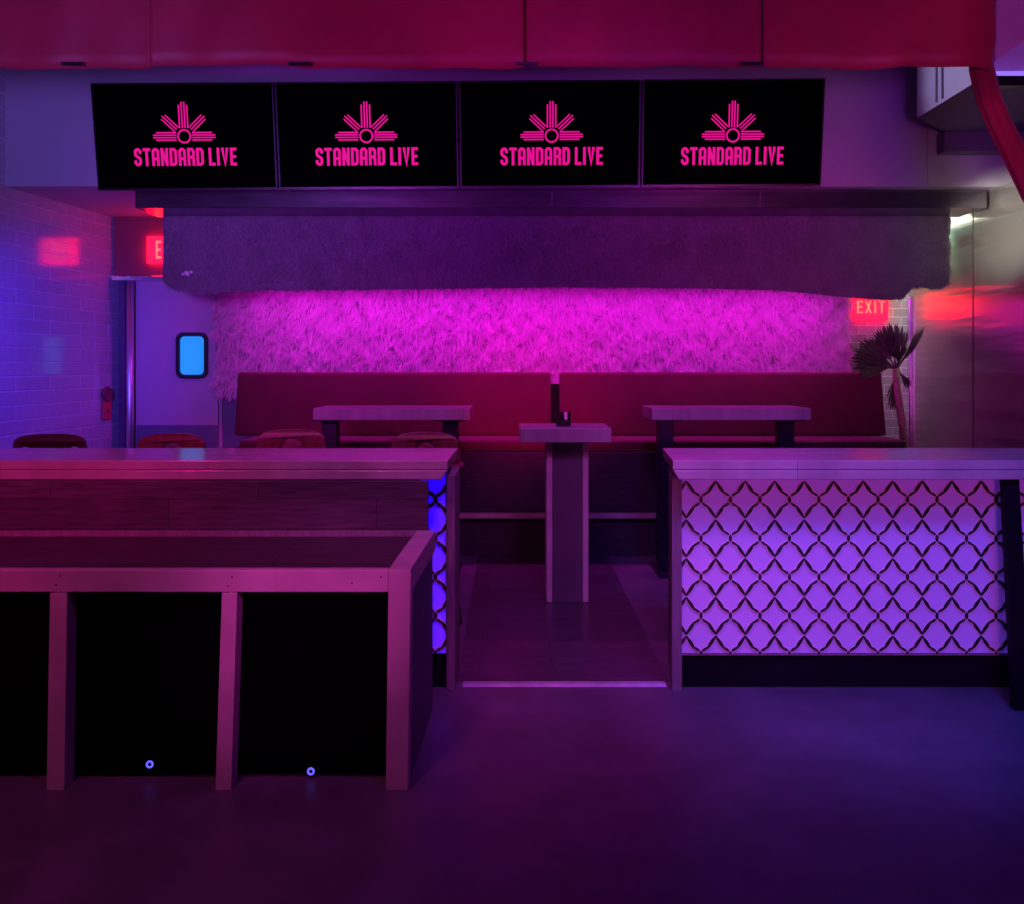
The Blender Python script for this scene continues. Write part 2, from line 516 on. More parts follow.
# jamb
mb = MB()
mb.box(-3.455, -3.40, 7.90, 8.05, 0, PZ(280, 7.95), 0.004, mi=1)
mb.tube([(-3.368, 7.93, 0), (-3.368, 7.93, PZ(276, 7.95))], 0.033, 16, mi=0)
struct(mb.build('trim_4', [M['pole'], M['jamb']]))
mb = MB(); mb.box(-3.50, -2.56, 7.86, 8.048, PZ(281, 7.9), PZ(276, 7.9), 0.006)
struct(mb.build('trim_5', M['chrome']))
mb = MB(); mb.box(-3.49, -2.56, 7.90, 8.049, PZ(275.5, 7.9), 2.789)
struct(mb.build('wall_transom', M['transom']))
# dark skirting zone beside the door
mb = MB(); mb.box(dx1 + 0.01, -1.9, 8.02, 8.049, 0, PZ(386, 8.0), 0.004)
struct(mb.build('baseboard_back', M['kick']))
mb = MB(); mb.box(dx1 + 0.006, dx1 + 0.03, 8.0, 8.049, 0, dz1, 0.004)
struct(mb.build('trim_6', M['doorpaint']))


# ------------------------------------------------------------------ exit signs
def exit_sign(cx, y, cz, w, h, label, th, tw, tx):
    o = thing('exit_sign', (cx, y, cz), label, 'exit sign', 'red exit signs')
    mb = MB(); mb.box(cx - w / 2, cx + w / 2, y - 0.045, y, cz - h / 2, cz + h / 2, 0.006)
    mb.build('sign_housing', M['signred'], o)
    mb = MB()
    for q in text_quads('EXIT', th, tw, 0.13, 0.16, {'I': 0.16, ' ': 0.2, 'E': 0.42}):
        vs = [(cx + tx + p[0], y - 0.0475, cz + p[1]) for p in q]
        vs += [(a, y - 0.0452, c) for a, _, c in vs]
        mb.add(vs, [(0, 1, 2, 3), (0, 4, 5, 1), (1, 5, 6, 2), (2, 6, 7, 3), (3, 7, 4, 0)])
    mb.build('sign_lettering', M['signletter'], o)['label'] = 'pale glowing letters EXIT'
    return o


exit_sign(PX(168, 7.87), 7.895, PZ(250, 7.87), 0.36, 0.235, 'lit red EXIT sign above the kitchen door, half hidden by the fur hood', 0.155, 0.215, 0.01)
exit_sign(PX(871, 8.0), 8.045, PZ(307, 8.0), 0.31, 0.24, 'lit red EXIT sign on the tiled wall above the palm', 0.11, 0.25, 0.0)

# ------------------------------------------------------------------ televisions
def television(i, label):
    y = 6.35
    cx = PX(185.7 + 182.1 * i, y)
    cz = PZ(137 - 1.25 * i, y)
    W, H = 1.272, 0.735
    o = thing('television', (cx, y, cz), label, 'television', 'televisions on the upper wall')
    def T(p):            # local x, depth, height -> tilted forward
        a = math.radians(8.5)
        return (cx + p[0], y + p[1] * math.cos(a) - p[2] * math.sin(a), cz + p[2] * math.cos(a) + p[1] * math.sin(a))
    def B(name, m, x0, x1, y0, y1, z0, z1, bev=0, par=o):
        b = MB(); b.box(x0, x1, y0, y1, z0, z1, bev); b.v = [T(p) for p in b.v]
        return b.build(name, m, par)
    B('casing', M['tvcase'], -W / 2, W / 2, -0.012, 0.05, -H / 2, H / 2, 0.004)
    fr = MB()
    e = 0.010
    for a in ((-W / 2, W / 2, -H / 2, -H / 2 + e * 1.4), (-W / 2, W / 2, H / 2 - e, H / 2), (-W / 2, -W / 2 + e, -H / 2 + e * 1.4, H / 2 - e), (W / 2 - e, W / 2, -H / 2 + e * 1.4, H / 2 - e)):
        fr.box(a[0], a[1], -0.020, -0.0125, a[2], a[3])
    fr.v = [T(p) for p in fr.v]
    fr.build('bezel', M['bezel'], o)
    scn = B('screen', M['screen'], -W / 2 + e, W / 2 - e, -0.0155, -0.0125, -H / 2 + e * 1.4, H / 2 - e)
    # the wordmark and the sunburst on the screen
    u = y / F
    lg = MB()
    yy = -0.0165
    def quad(q): lg.add([T((p[0], yy, p[1])) for p in q], [(0, 1, 2, 3)])
    lx, lz = (-0.6, -1.2, 1.6, 0.4)[i] * u, -0.9 * i * u
    ox, oz = lx, -19.6 * u + lz
    for q in text_quads('STANDARD LIVE', 17.5 * u, 102.5 * u, 0.165, 0.085): quad([(a + ox, b + oz) for a, b in q])
    ox, oz = lx, 0.4 * u + lz
    n = 28
    for k in range(n):
        a, b = 2 * math.pi * k / n, 2 * math.pi * (k + 1) / n
        quad([(ox + r * u * math.cos(t), oz + r * u * math.sin(t)) for r, t in ((5.3, a), (7.0, a), (7.0, b), (5.3, b))])
    def bar(angle, offs, r0, r1, w):
        ca, sa = math.cos(angle), math.sin(angle)
        pts = [(r0, offs - w / 2), (r1, offs - w / 2), (r1, offs + w / 2), (r0, offs + w / 2)]
        quad([(ox + u * (p * ca - q * sa), oz + u * (p * sa + q * ca)) for p, q in pts])
    for a, offs, r1 in ((math.pi / 2, (-4.1, -1.35, 1.35, 4.1), (30.5, 33.5, 33.5, 30.5)), (0, (-3.6, -1.2, 1.2, 3.6), (28, 31, 31, 28)), (math.pi, (-3.6, -1.2, 1.2, 3.6), (28, 31, 31, 28))):
        for f, r in zip(offs, r1): bar(a, f, 7.9, r, 1.45)
    for a in (math.radians(43), math.radians(137)):
        for f, r in ((-2.8, 27.5), (0, 29), (2.8, 27.5)): bar(a, f, 9.6, r, 1.25)
    lg.build('screen_logo', M['logo'], scn)['label'] = 'pink sunburst with the words STANDARD LIVE'
    mnt = MB()
    mnt.box(cx - 0.2, cx + 0.2, 6.50, 6.549, cz - 0.15, cz + 0.15, 0.004)
    mnt.box(cx - 0.14, cx - 0.09, 6.40, 6.50, cz - 0.05, cz + 0.05)
    mnt.box(cx + 0.09, cx + 0.14, 6.40, 6.50, cz - 0.05, cz + 0.05)
    mnt.build('wall_mount', M['blackmetal'], o)
    o.rotation_euler = (0, math.radians(-0.38), 0)
    return o


television(0, 'black television on the upper wall, first of four from the block wall')
television(1, 'black television on the upper wall, second of four from the block wall')
television(2, 'black television on the upper wall, second of four from the duct')
television(3, 'black television on the upper wall, nearest of the four to the duct')

# ------------------------------------------------------------------ extraction hood with its fur skirt
hood = thing('extraction_hood', (0.2, 6.9, 2.6), 'long steel hood box under the televisions, above the fur valance', 'hood')
mb = MB()
z0h, z1h = PZ(207, 6.6), 2.785
x0h, x1h = PX(135, 6.64), PX(987, 6.64)
mb.box(x0h, x1h, 6.64, 7.06, z0h, z1h, 0.004)
mb.build('hood_box', M['hoodsteel'], hood)
for px in (552, 760):
    mb = MB(); x = PX(px, 6.64); mb.box(x - 0.003, x + 0.003, 6.634, 6.6395, z0h + 0.005, z1h - 0.02)
    mb.build('seam', M['chrome'], hood)
mb = MB(); mb.box(PX(163, 7.05), PX(950, 7.05), 7.06, 7.9, 2.52, z0h - 0.002, 0.004)
mb.build('hood_collar', M['blackmetal'], hood)


def fur_strands(n, pos, nrm_dir, length, width, hang, jitter, clump=0.0, curl=0.3, name='fur', m=None, parent=None):
    """pos(n)->root points (n,3); strands start along nrm_dir, bend toward `hang`; three-joint tapering blades"""
    P = pos(n)
    n = len(P)
    base = np.array(world_loc(parent)) if parent is not None else np.zeros(3)
    D = np.tile(np.array(nrm_dir, float), (n, 1)) + rng.normal(0, jitter, (n, 3))
    if clump:
        f1 = np.sin(P[:, 0] * 31 + 3 * np.sin(P[:, 2] * 27)) + np.sin(P[:, 2] * 43 + 2.2 * np.sin(P[:, 0] * 37))
        f2 = np.sin(P[:, 0] * 53 + 2 * np.sin(P[:, 2] * 61) + 1.3) + np.sin(P[:, 2] * 29 + 2 * np.sin(P[:, 0] * 19))
        D[:, 0] += clump * f1; D[:, 2] += clump * f2
    D /= np.linalg.norm(D, axis=1, keepdims=True)
    Ln = length * rng.uniform(0.6, 1.25, (n, 1))
    H = np.array(hang, float)[None, :] + rng.normal(0, curl, (n, 3))
    p1 = P + D * Ln * 0.4
    D2 = D * 0.55 + H * 0.6; D2 /= np.linalg.norm(D2, axis=1, keepdims=True)
    p2 = p1 + D2 * Ln * 0.35
    D3 = D2 * 0.5 + H * 0.8; D3 /= np.linalg.norm(D3, axis=1, keepdims=True)
    p3 = p2 + D3 * Ln * 0.35
    S = np.cross(D3, rng.normal(0, 1, (n, 3))); S[:, 1] *= 0.4
    S /= np.linalg.norm(S, axis=1, keepdims=True)
    w = width * rng.uniform(0.6, 1.3, (n, 1))
    V = np.stack([P - S * w / 2, P + S * w / 2, p1 - S * w / 2, p1 + S * w / 2, p2 - S * w * .4, p2 + S * w * .4, p3], axis=1).reshape(-1, 3) - base
    off = (np.arange(n) * 7)[:, None]
    quads = np.concatenate([off + np.array([[0, 1, 3, 2]]), off + np.array([[2, 3, 5, 4]])], axis=1).reshape(-1)
    tris = (off + np.array([[4, 5, 6]])).reshape(-1)
    me = bpy.data.meshes.new(name)
    me.vertices.add(len(V)); me.vertices.foreach_set('co', V.astype(np.float32).ravel())
    loops = np.concatenate([quads, tris]).astype(np.int32)
    me.loops.add(len(loops)); me.loops.foreach_set('vertex_index', loops)
    starts = np.concatenate([np.arange(2 * n) * 4, 8 * n + np.arange(n) * 3]).astype(np.int32)
    me.polygons.add(3 * n); me.polygons.foreach_set('loop_start', starts)
    me.update(calc_edges=True)
    me.validate()
    me.materials.append(m)
    o = bpy.data.objects.new(name, me); COL.objects.link(o)
    if parent is not None: o.parent = parent
    return o


# valance: cloth of plush fur hanging in front of the hood collar
YV = 6.99
val = thing('fur_valance', (0.2, 7.0, 2.3), 'wide grey plush fur valance hanging from the hood below the televisions', 'valance')
edge = [(163, 283), (168, 288), (176, 292), (196, 295), (213, 294.5), (260, 292), (400, 291), (560, 289), (700, 290), (780, 292), (830, 297), (862, 300.5), (890, 302), (903, 301), (908, 294), (914, 290), (924, 289), (934, 292), (943, 290.5), (950, 284)]
def edge_y(px):
    for (a, ya), (b, yb) in zip(edge, edge[1:]):
        if a <= px <= b: return ya + (yb - ya) * (px - a) / (b - a)
    return edge[0][1] if px < edge[0][0] else edge[-1][1]
NX, NZ = 200, 12
mb = MB(); vs, fs = [], []
ztop = PZ(216, YV)
def val_y(x, t): return YV + 0.010 * math.sin(x * 3.1) * t + 0.006 * math.sin(x * 11 + 1) * t
for side in (0, 1):
    for i in range(NX + 1):
        px = 163 + (950 - 163) * i / NX
        x = PX(px, YV)
        zb = PZ(edge_y(px) - 2, YV)
        for j in range(NZ + 1):
            t = j / NZ
            ex = 0.012 * math.sin(t * 17) * (1 if i == NX else 0)
            vs.append((x + ex, val_y(x, t) + side * 0.03, ztop + (zb - ztop) * t))
n1 = (NX + 1) * (NZ + 1)
def vid(s, i, j): return s * n1 + i * (NZ + 1) + j
for i in range(NX):
    for j in range(NZ):
        fs.append((vid(0, i, j), vid(0, i, j + 1), vid(0, i + 1, j + 1), vid(0, i + 1, j)))
        fs.append((vid(1, i, j), vid(1, i + 1, j), vid(1, i + 1, j + 1), vid(1, i, j + 1)))
    fs.append((vid(0, i, NZ), vid(1, i, NZ), vid(1, i + 1, NZ), vid(0, i + 1, NZ)))
    fs.append((vid(0, i, 0), vid(0, i + 1, 0), vid(1, i + 1, 0), vid(1, i, 0)))
for j in range(NZ):
    fs.append((vid(0, 0, j), vid(1, 0, j), vid(1, 0, j + 1), vid(0, 0, j + 1)))
    fs.append((vid(0, NX, j), vid(0, NX, j + 1), vid(1, NX, j + 1), vid(1, NX, j)))
mb.add(vs, fs, smooth=True)
mb.build('backing_cloth', M['plushbase'], val)
def val_pos(n):
    px = rng.uniform(163.5, 949.5, n)
    t = rng.uniform(0, 1, n) ** 0.85
    x = (px - CX) * YV / F
    eb = np.array([edge_y(p) for p in px]) - 2
    zb = CH - (eb - HY) * YV / F
    y = YV + 0.010 * np.sin(x * 3.1) * t + 0.006 * np.sin(x * 11 + 1) * t - 0.001
    return np.stack([x, y, ztop + (zb - ztop) * t], axis=1)
fur_strands(52000, val_pos, (0, -0.55, -0.6), 0.026, 0.004, (0, -0.1, -1), 0.25, 0.05, 0.2, 'plush_fur', M['plush'], val)['kind'] = 'stuff'
mb = MB()
for (a, b, c) in ((0, 0, 1.0), (4.5, -1.2, 0.7), (-4.0, 0.8, 0.6), (1.5, 1.5, 0.6)):
    x = PX(186 + a, 6.93); z = PZ(273 + b, 6.93)
    mb.lathe([(0.001, -0.006), (0.016 * c, -0.004), (0.02 * c, 0.0), (0.016 * c, 0.012), (0.002, 0.03)], (x, 6.945, z), 10, axis='Y')
mb.build('pale_patch', M['napkin'], val)['label'] = 'small pale tuft stuck on the fur'

# fur wall panel behind the booths
YF = 7.93
fw = thing('fur_wall_panel', (0.2, YF, 1.6), 'shaggy fur covered wall panel glowing magenta behind the booths', 'fur panel')
fx0, fx1 = PX(215, YF), PX(850, YF)
fz0, fz1 = PZ(398, 7.93), 2.30
def fur_left(z):            # ragged outer edge on the door side
    return fx0 + 0.03 * math.sin(z * 9) + 0.02 * math.sin(z * 31)
mb = MB()
vs, fs = [], []
NZ2 = 24
for i in range(NZ2 + 1):
    z = fz0 + (fz1 - fz0) * i / NZ2
    vs += [(fur_left(z), YF + 0.08, z), (fur_left(z) + 0.015, YF + 0.01, z), (fx1 - 0.02, YF + 0.01, z), (fx1, YF + 0.08, z)]
for i in range(NZ2):
    for k in range(3): fs.append((i * 4 + k, i * 4 + k + 1, i * 4 + 5 + k, i * 4 + 4 + k))
    fs.append((i * 4 + 3, i * 4, i * 4 + 4, i * 4 + 7))
fs += [(3, 2, 1, 0), (NZ2 * 4, NZ2 * 4 + 1, NZ2 * 4 + 2, NZ2 * 4 + 3)]
mb.add(vs, fs)
mb.build('backing_panel', M['furbase'], fw)
def fw_pos(n):
    z = rng.uniform(fz0 + 0.04, fz1, n)
    x = rng.uniform(fx0 + 0.0, fx1 - 0.01, n)
    left = fx0 + 0.03 * np.sin(z * 9) + 0.02 * np.sin(z * 31)
    x = np.maximum(x, left + rng.uniform(0.0, 0.03, n))
    return np.stack([x, np.full(n, YF + 0.008), z], axis=1)
fur_strands(120000, fw_pos, (0, -0.6, -0.35), 0.085, 0.0042, (0, -0.12, -0.8), 0.16, 0.42, 0.12, 'shaggy_fur', M['fur'], fw)['kind'] = 'stuff'

# LED strip tucked behind the valance
YL = 7.52
lx0, lx1 = PX(250, YL), PX(838, YL)
mb = MB(); mb.box(lx0, lx1, YL - 0.02, YL + 0.02, 2.170, 2.184, 0.003)
mb.build('led_strip', M['ledmagenta'], hood)['label'] = 'glowing magenta light strip'
mb = MB(); mb.box(lx0, lx1, YL - 0.025, YL + 0.025, 2.1845, 2.20, 0.002)
mb.build('strip_channel', M['blackmetal'], hood)
for k in range(6):
    x = lx0 + 0.1 + k * (lx1 - lx0 - 0.2) / 5
    mb = MB(); mb.box(x - 0.01, x + 0.01, YL - 0.01, YL + 0.01, 2.2005, 2.519)
    mb.build('strip_bracket', M['blackmetal'], hood)


# ------------------------------------------------------------------ booths
def booth(px0, px1, label, sl=0.01, lean=0.10):
    x0, x1 = PX(px0, 7.52), PX(px1, 7.52)
    o = thing('booth_bench', ((x0 + x1) / 2, 7.3, 0), label, 'booth bench', 'crimson booth benches')
    zt, zs = PZ(372.5, 7.56), 0.90
    bm = bmesh.new(); bmesh.ops.create_cube(bm, size=1)
    for v in bm.verts:
        t = v.co.z + 0.5
        yf = 7.46 + lean * t; yb = 7.70 + 0.04 * t
        v.co = Vector((x0 if v.co.x < 0 else x1, yf if v.co.y < 0 else yb, zs + 0.002 + (zt - zs) * t))
    bmesh.ops.bevel(bm, geom=bm.edges[:], offset=0.028, segments=4, profile=0.6, affect='EDGES')
    mb = MB(); mb.bm(bm, 0, True)
    mb.build('backrest', M['velvet'], o)
    mb = MB(); mb.box(x0 + sl, x1 - 0.01, 7.05, 7.70, PZ(451, 7.05), 0.90, 0.03, 4, smooth=True)
    mb.build('seat', M['velvet'], o)
    mb = MB(); mb.tube([(x0 + sl + 0.03, 7.052, PZ(450, 7.05)), (x1 - 0.03, 7.052, PZ(450, 7.05))], 0.006, 8)
    mb.build('piping', M['velvet'], o)
    mb = MB(); mb.box(x0 + 0.02, x1 - 0.02, 7.01, 7.69, 0.345, PZ(451.5, 7.05), 0.003)
    mb.build('seat_base', M['basewood'], o)
    mb = MB(); mb.box(x0 + 0.02, x1 - 0.02, 7.02, 7.69, 0.0, 0.30, 0.003)
    mb.build('plinth', M['basewood'], o)
    if px0 < 300:
        g0, g1 = x1 + 0.004, PX(560, 7.52) - 0.004
        mb = MB(); mb.box(g0, g1, 7.60, 7.69, 0.345, PZ(384, 7.6), 0.003)  # black filler added so the gap between the backrests reads as dark shade
        mb.build('gap_filler', M['black'], o)
    mb = MB(); mb.box(x0 + 0.02, x1 - 0.02, 6.96, 7.69, 0.301, PZ(514, 6.95), 0.004)
    mb.build('footrest', M['lumber'], o)['label'] = 'pale wooden footrest board'
    return o


booth(236, 551, 'crimson upholstered booth bench behind the counter on the kitchen door side', 0.16)
booth(560, 884, 'crimson upholstered booth bench beside the palm')


# ------------------------------------------------------------------ tables
def wood_top(mb, x0, x1, y0, y1, z0, z1, bev=0.004):
    mb.box(x0, x1, y0, y1, z0, z1, bev, 2)


def booth_table(px0, px1, l0, l1, label):
    yf = 6.3
    x0, x1 = PX(px0, yf), PX(px1, yf)
    zt, zb = PZ(408.3, yf), PZ(420.2, yf)
    o = thing('booth_table', ((x0 + x1) / 2, 6.52, 0), label, 'table', 'high tables in front of the booths')
    mb = MB(); wood_top(mb, x0, x1, yf, 6.76, zb, zt)
    mb.build('table_top', M['tablewood'], o)
    for a in (l0, l1):
        x = PX(a, 6.45)
        mb = MB(); mb.box(x - 0.055, x + 0.055, 6.43, 6.54, 0.025, zb - 0.012, 0.005)
        lg = mb.build('leg', M['blackmetal'], o)
        mb = MB(); mb.box(x - 0.10, x + 0.10, 6.33, 6.68, zb - 0.012, zb, 0.002)
        mb.build('mounting_plate', M['blackmetal'], lg)
        mb = MB(); mb.box(x - 0.07, x + 0.07, 6.28, 6.72, 0.0, 0.025, 0.006)
        mb.build('foot', M['blackmetal'], lg)
    return o


booth_table(313, 470, 330, 450.5, 'high wooden table in front of the booth on the kitchen door side')
booth_table(652, 811, 665.5, 786, 'high wooden table in front of the booth beside the palm')

yp = 5.5
ped = thing('pedestal_table', (PX(567, 5.7), 5.72, 0), 'small square wooden drink table on a boxed column in the passage', 'table')
mb = MB(); wood_top(mb, PX(519.5, yp), PX(611.5, yp), yp, 5.95, PZ(442.5, yp), PZ(428, yp))
mb.build('table_top', M['tablewood'], ped)
xa, xb = PX(546.5, 5.63), PX(588.5, 5.63)
zc = PZ(442.5, yp)
for a, b in ((xa, xa + 0.036), (xb - 0.036, xb)):
    mb = MB(); mb.box(a, b, 5.63, 5.87, 0.005, zc, 0.003)
    mb.build('side_board', M['lumber'], ped)
mb = MB(); mb.box(xa + 0.0365, xb - 0.0365, 5.637, 5.865, 0.005, zc - 0.001, 0.001)
mb.build('column_panel', M['columnpanel'], ped)

# caddy on the drink table
cx, cy, cz = PX(563.5, 5.68), 5.70, PZ(428, yp)
cad = thing('table_caddy', (cx, cy, cz), 'little black caddy holding white cards on the drink table', 'caddy')
mb = MB()
mb.box(cx - 0.046, cx + 0.046, cy - 0.035, cy + 0.035, cz + 0.0005, cz + 0.012, 0.002)
for x in (-0.046, 0.040): mb.box(cx + x, cx + x + 0.006, cy - 0.035, cy + 0.035, cz + 0.012, cz + 0.092)
mb.box(cx - 0.040, cx + 0.040, cy - 0.035, cy - 0.030, cz + 0.012, cz + 0.040)
mb.box(cx - 0.040, cx + 0.040, cy + 0.030, cy + 0.035, cz + 0.012, cz + 0.085)
mb.box(cx - 0.006, cx - 0.001, cy - 0.030, cy + 0.030, cz + 0.012, cz + 0.085)
mb.build('holder', M['bezel'], cad)
mb = MB(); mb.box(cx + 0.006, cx + 0.024, cy - 0.025, cy + 0.022, cz + 0.0125, cz + 0.086, 0.001)
mb.build('cards', M['napkin'], cad)
mb = MB(); mb.lathe([(0.014, 0), (0.014, 0.05), (0.010, 0.056), (0.010, 0.07), (0.001, 0.071)], (cx - 0.023, cy, cz + 0.0125), 14)
mb.build('shaker', M['blackmetal'], cad)

# ------------------------------------------------------------------ counters
A_, B_ = 29.52 * 4.14 / F, 38.75 * 4.14 / F
LX0, LZ0 = PX(686.3, 4.14), PZ(519.0, 4.14)
SC = 4.14 / F


def lattice(x0, x1, z0, z1, yface, extra, th):
    """ogee lattice: leaf-shaped bars between crossings and oval knots, cut off at the panel's borders"""
    bm = bmesh.new()
    path = [(0.3, 0.8, 0.8), (1.9, 3.6, 2.3), (3.9, 6.6, 3.3), (5.9, 9.5, 3.2), (7.1, 11.6, 2.2), (8.4, 12.7, 1.9), (10.3, 13.7, 2.2), (12.0, 14.8, 2.3), (13.3, 16.0, 1.3)]
    def poly(pts):
        f = [bm.verts.new((p[0], yface, p[1])) for p in pts]
        g = [bm.verts.new((p[0], yface + th, p[1])) for p in pts]
        try:
            bm.faces.new(f)
            n = len(f)
            for i in range(n): bm.faces.new((f[i], g[i], g[(i + 1) % n], f[(i + 1) % n]))
        except ValueError:
            pass
    i0 = int((x0 - LX0) / A_) - 2; i1 = int((x1 - LX0) / A_) + 2
    j0 = int((z0 - LZ0) / B_) - 2; j1 = int((z1 - LZ0) / B_) + 2
    for i in range(i0, i1 + 1):
        for j in range(j0, j1 + 1):
            cx, cz = LX0 + i * A_, LZ0 + j * B_
            for sx in (1, -1):
                for sz in (1, -1):
                    L, R = [], []
                    n = len(path)
                    for k in range(n):
                        a = path[max(k - 1, 0)]; b = path[min(k + 1, n - 1)]
                        dx, dz = b[0] - a[0], b[1] - a[1]
                        d = math.hypot(dx, dz)
                        w = path[k][2] / 2 + extra / SC
                        L.append(((path[k][0] - dz / d * w) * SC * sx + cx, (path[k][1] + dx / d * w) * SC * sz + cz))
                        R.append(((path[k][0] + dz / d * w) * SC * sx + cx, (path[k][1] - dx / d * w) * SC * sz + cz))
                    for k in range(n - 1): poly([L[k], L[k + 1], R[k + 1], R[k]])
            ox, oz = cx + A_ / 2, cz + B_ / 2
            poly([(ox + (1.6 * SC + extra) * math.cos(q), oz + (3.5 * SC + extra) * math.sin(q)) for q in [2 * math.pi * k / 14 for k in range(14)]])
    for co, no in (((x0, 0, 0), (-1, 0, 0)), ((x1, 0, 0), (1, 0, 0)), ((0, 0, z0), (0, 0, -1)), ((0, 0, z1), (0, 0, 1))):
        bmesh.ops.bisect_plane(bm, geom=bm.verts[:] + bm.edges[:] + bm.faces[:], plane_co=co, plane_no=no, clear_outer=True)
    return bm


def lattice_part(x0, x1, z0, z1, parent):
    mb = MB()
    mb.bm(lattice(x0, x1, z0, z1, 4.1435, 0.0055, 0.0045), 1)
    for a, b in ((x0, x0 + 0.0035), (x1 - 0.0035, x1)): mb.box(a, b, 4.1436, 4.148, z0, z1, mi=1)
    mb.bm(lattice(x0, x1, z0, z1, 4.1405, 0.0, 0.0029), 0)
    return mb.build('lattice', [M['lattice'], M['latticecore']], parent)


ZT = CH - 0.0 - (460.5 - HY) * 3.95 / F      # counter top height
ZB = PZ(479.8, 3.95)
ZM = (ZT + ZB) / 2


def counter_top(x_in, x_out, sgn, parent, x_bk):
    """two glued slabs; the inner end is cut under at the bottom"""
    mb = MB()
    lo, hi = min(x_in, x_out), max(x_in, x_out)
    ci = x_in
    dk = x_bk - x_in
    dl, dh = (dk, 0) if sgn > 0 else (0, dk)
    def slab(z0, z1, cut):
        a, b = (lo + (cut if sgn > 0 else 0), hi - (cut if sgn < 0 else 0))
        mb.hexa([(a, 3.952, z0), (b, 3.952, z0), (b + dh, 4.55, z0), (a + dl, 4.55, z0)], [(lo, 3.95, z1), (hi, 3.95, z1), (hi + dh, 4.55, z1), (lo + dl, 4.55, z1)])
    slab(ZM + 0.001, ZT, 0.0)
    slab(ZB, ZM - 0.001, 0.028)
    o = mb.build('counter_top', M['butcher'], parent)
    bv = o.modifiers.new('soft', 'BEVEL'); bv.width = 0.004; bv.segments = 2
    return o


# counter with the long lit lattice front
rc = thing('bar_counter', (2.4, 4.25, 0), 'butcher block bar counter with long violet lattice front and a red glare on top', 'bar counter', 'bar counters')
t = counter_top(0.706, 4.4, 1, rc, 0.762)
xp0, xp1 = PX(681, 4.15), PX(1003, 4.15)
zl0, zl1 = PZ(653, 4.15), ZB - 0.002
mb = MB(); mb.box(xp0, 4.3, 4.15, 4.165, zl0, zl1); mb.build('front_panel', M['acrylic_violet'], rc)
lattice_part(xp0, 4.3, zl0, zl1, rc)
mb = MB()
e0, e1 = PX(672, 4.12), xp0 - 0.0015
mb.hexa([(e0, 4.12, 0), (e1, 4.12, 0), (e1 + 0.01, 4.45, 0), (e0 + 0.045, 4.45, 0)], [(e0, 4.12, ZB - 0.001), (e1, 4.12, ZB - 0.001), (e1 + 0.01, 4.45, ZB - 0.001), (e0 + 0.045, 4.45, ZB - 0.001)])
mb.build('end_post', M['lumberdark'], rc)
mb = MB(); mb.box(xp0, 4.3, 4.165, 4.19, 0.0, zl0 - 0.001); mb.build('toe_kick', M['black'], rc)
mb = MB(); mb.box(xp0, 4.3, 4.146, 4.149, zl0 - 0.010, zl0 - 0.001); mb.build('bottom_rail', M['lumberdark'], rc)
mb = MB(); mb.box(xp0, 4.3, 4.46, 4.49, 0.0, ZB - 0.001, 0.002); mb.build('back_panel', M['plankXZ'], rc)
mb = MB()
a0, a1, b0, b1 = PX(1002.5, 3.99), PX(1018, 3.99), PX(1012, 3.90), PX(1030, 3.90)
mb.hexa([(b0, 3.88, 0), (b1, 3.88, 0), (b1, 3.915, 0), (b0, 3.915, 0)], [(a0, 3.98, ZB - 0.001), (a1, 3.98, ZB - 0.001), (a1, 4.015, ZB - 0.001), (a0, 4.015, ZB - 0.001)])
mb.build('support_post', M['black'], rc)['label'] = 'black slanting support post'

# counter behind the low subwoofer ledge
lc = thing('bar_counter', (-2.2, 4.25, 0), 'butcher block bar counter behind the low ledge, narrow blue lattice end', 'bar counter', 'bar counters')
counter_top(-0.283, -3.88, -1, lc, -0.275)
xl0, xl1 = -3.86, PX(446.5, 4.15)
mb = MB(); mb.box(-0.42, xl1, 4.15, 4.165, zl0, zl1); mb.build('front_panel', M['acrylic_blue'], lc)
lattice_part(-0.42, xl1, zl0, zl1, lc)
mb = MB(); mb.box(xl0, -0.421, 4.15, 4.165, 0, zl1); mb.build('front_boards', M['plankXZ'], lc)
mb = MB(); mb.box(xl1 + 0.0015, PX(455.5, 4.15), 4.12, 4.50, 0, ZB - 0.001, 0.003); mb.build('end_post', M['lumberdark'], lc)
mb = MB(); mb.box(-0.42, xl1, 4.165, 4.19, 0.0, zl0 - 0.001); mb.build('toe_kick', M['black'], lc)
mb = MB(); mb.box(xl0, xl1, 4.46, 4.49, 0.0, ZB - 0.001, 0.002); mb.build('back_panel', M['plankXZ'], lc)

# ------------------------------------------------------------------ low ledge that houses the subwoofers
YR = 3.148
le = thing('drink_ledge', (-2.0, 3.5, 0), 'low wooden ledge with square posts boxing in the black subwoofers', 'ledge')
xr0, xr1 = PX(388.5, YR), PX(411, YR)
zt = PZ(570, YR)
XE = -3.9
mb = MB(); mb.box(XE, xr0 - 0.001, YR, YR + 0.04, PZ(592.5, YR), zt, 0.003)
for px, py in ((381, 577), (352, 583), (60, 576), (56, 585), (232, 577), (228, 586), (-200, 580), (-330, 580)):
    mb.lathe([(0.0005, -0.0012), (0.0030, -0.0010), (0.0034, 0.0005)], (PX(px, YR), YR, PZ(py, YR)), 10, mi=1, axis='Y')
mb.build('front_rail', [M['lumber'], M['blackmetal']], le)
def post(name, xt0, xt1, xb0, xb1, y0, y1, ztop_):
    mb = MB(); mb.hexa([(xb0, y0, 0), (xb1, y0, 0), (xb1, y1, 0), (xb0, y1, 0)], [(xt0, y0, ztop_), (xt1, y0, ztop_), (xt1, y1, ztop_), (xt0, y1, ztop_)])
    o = mb.build(name, M['lumber'], le)
    b = o.modifiers.new('soft', 'BEVEL'); b.width = 0.003; b.segments = 2
    return o
post('post', xr0, xr1, PX(385.5, YR), PX(408, YR), YR, YR + 0.085, zt + 0.001)
zu = PZ(592.5, YR) - 0.001
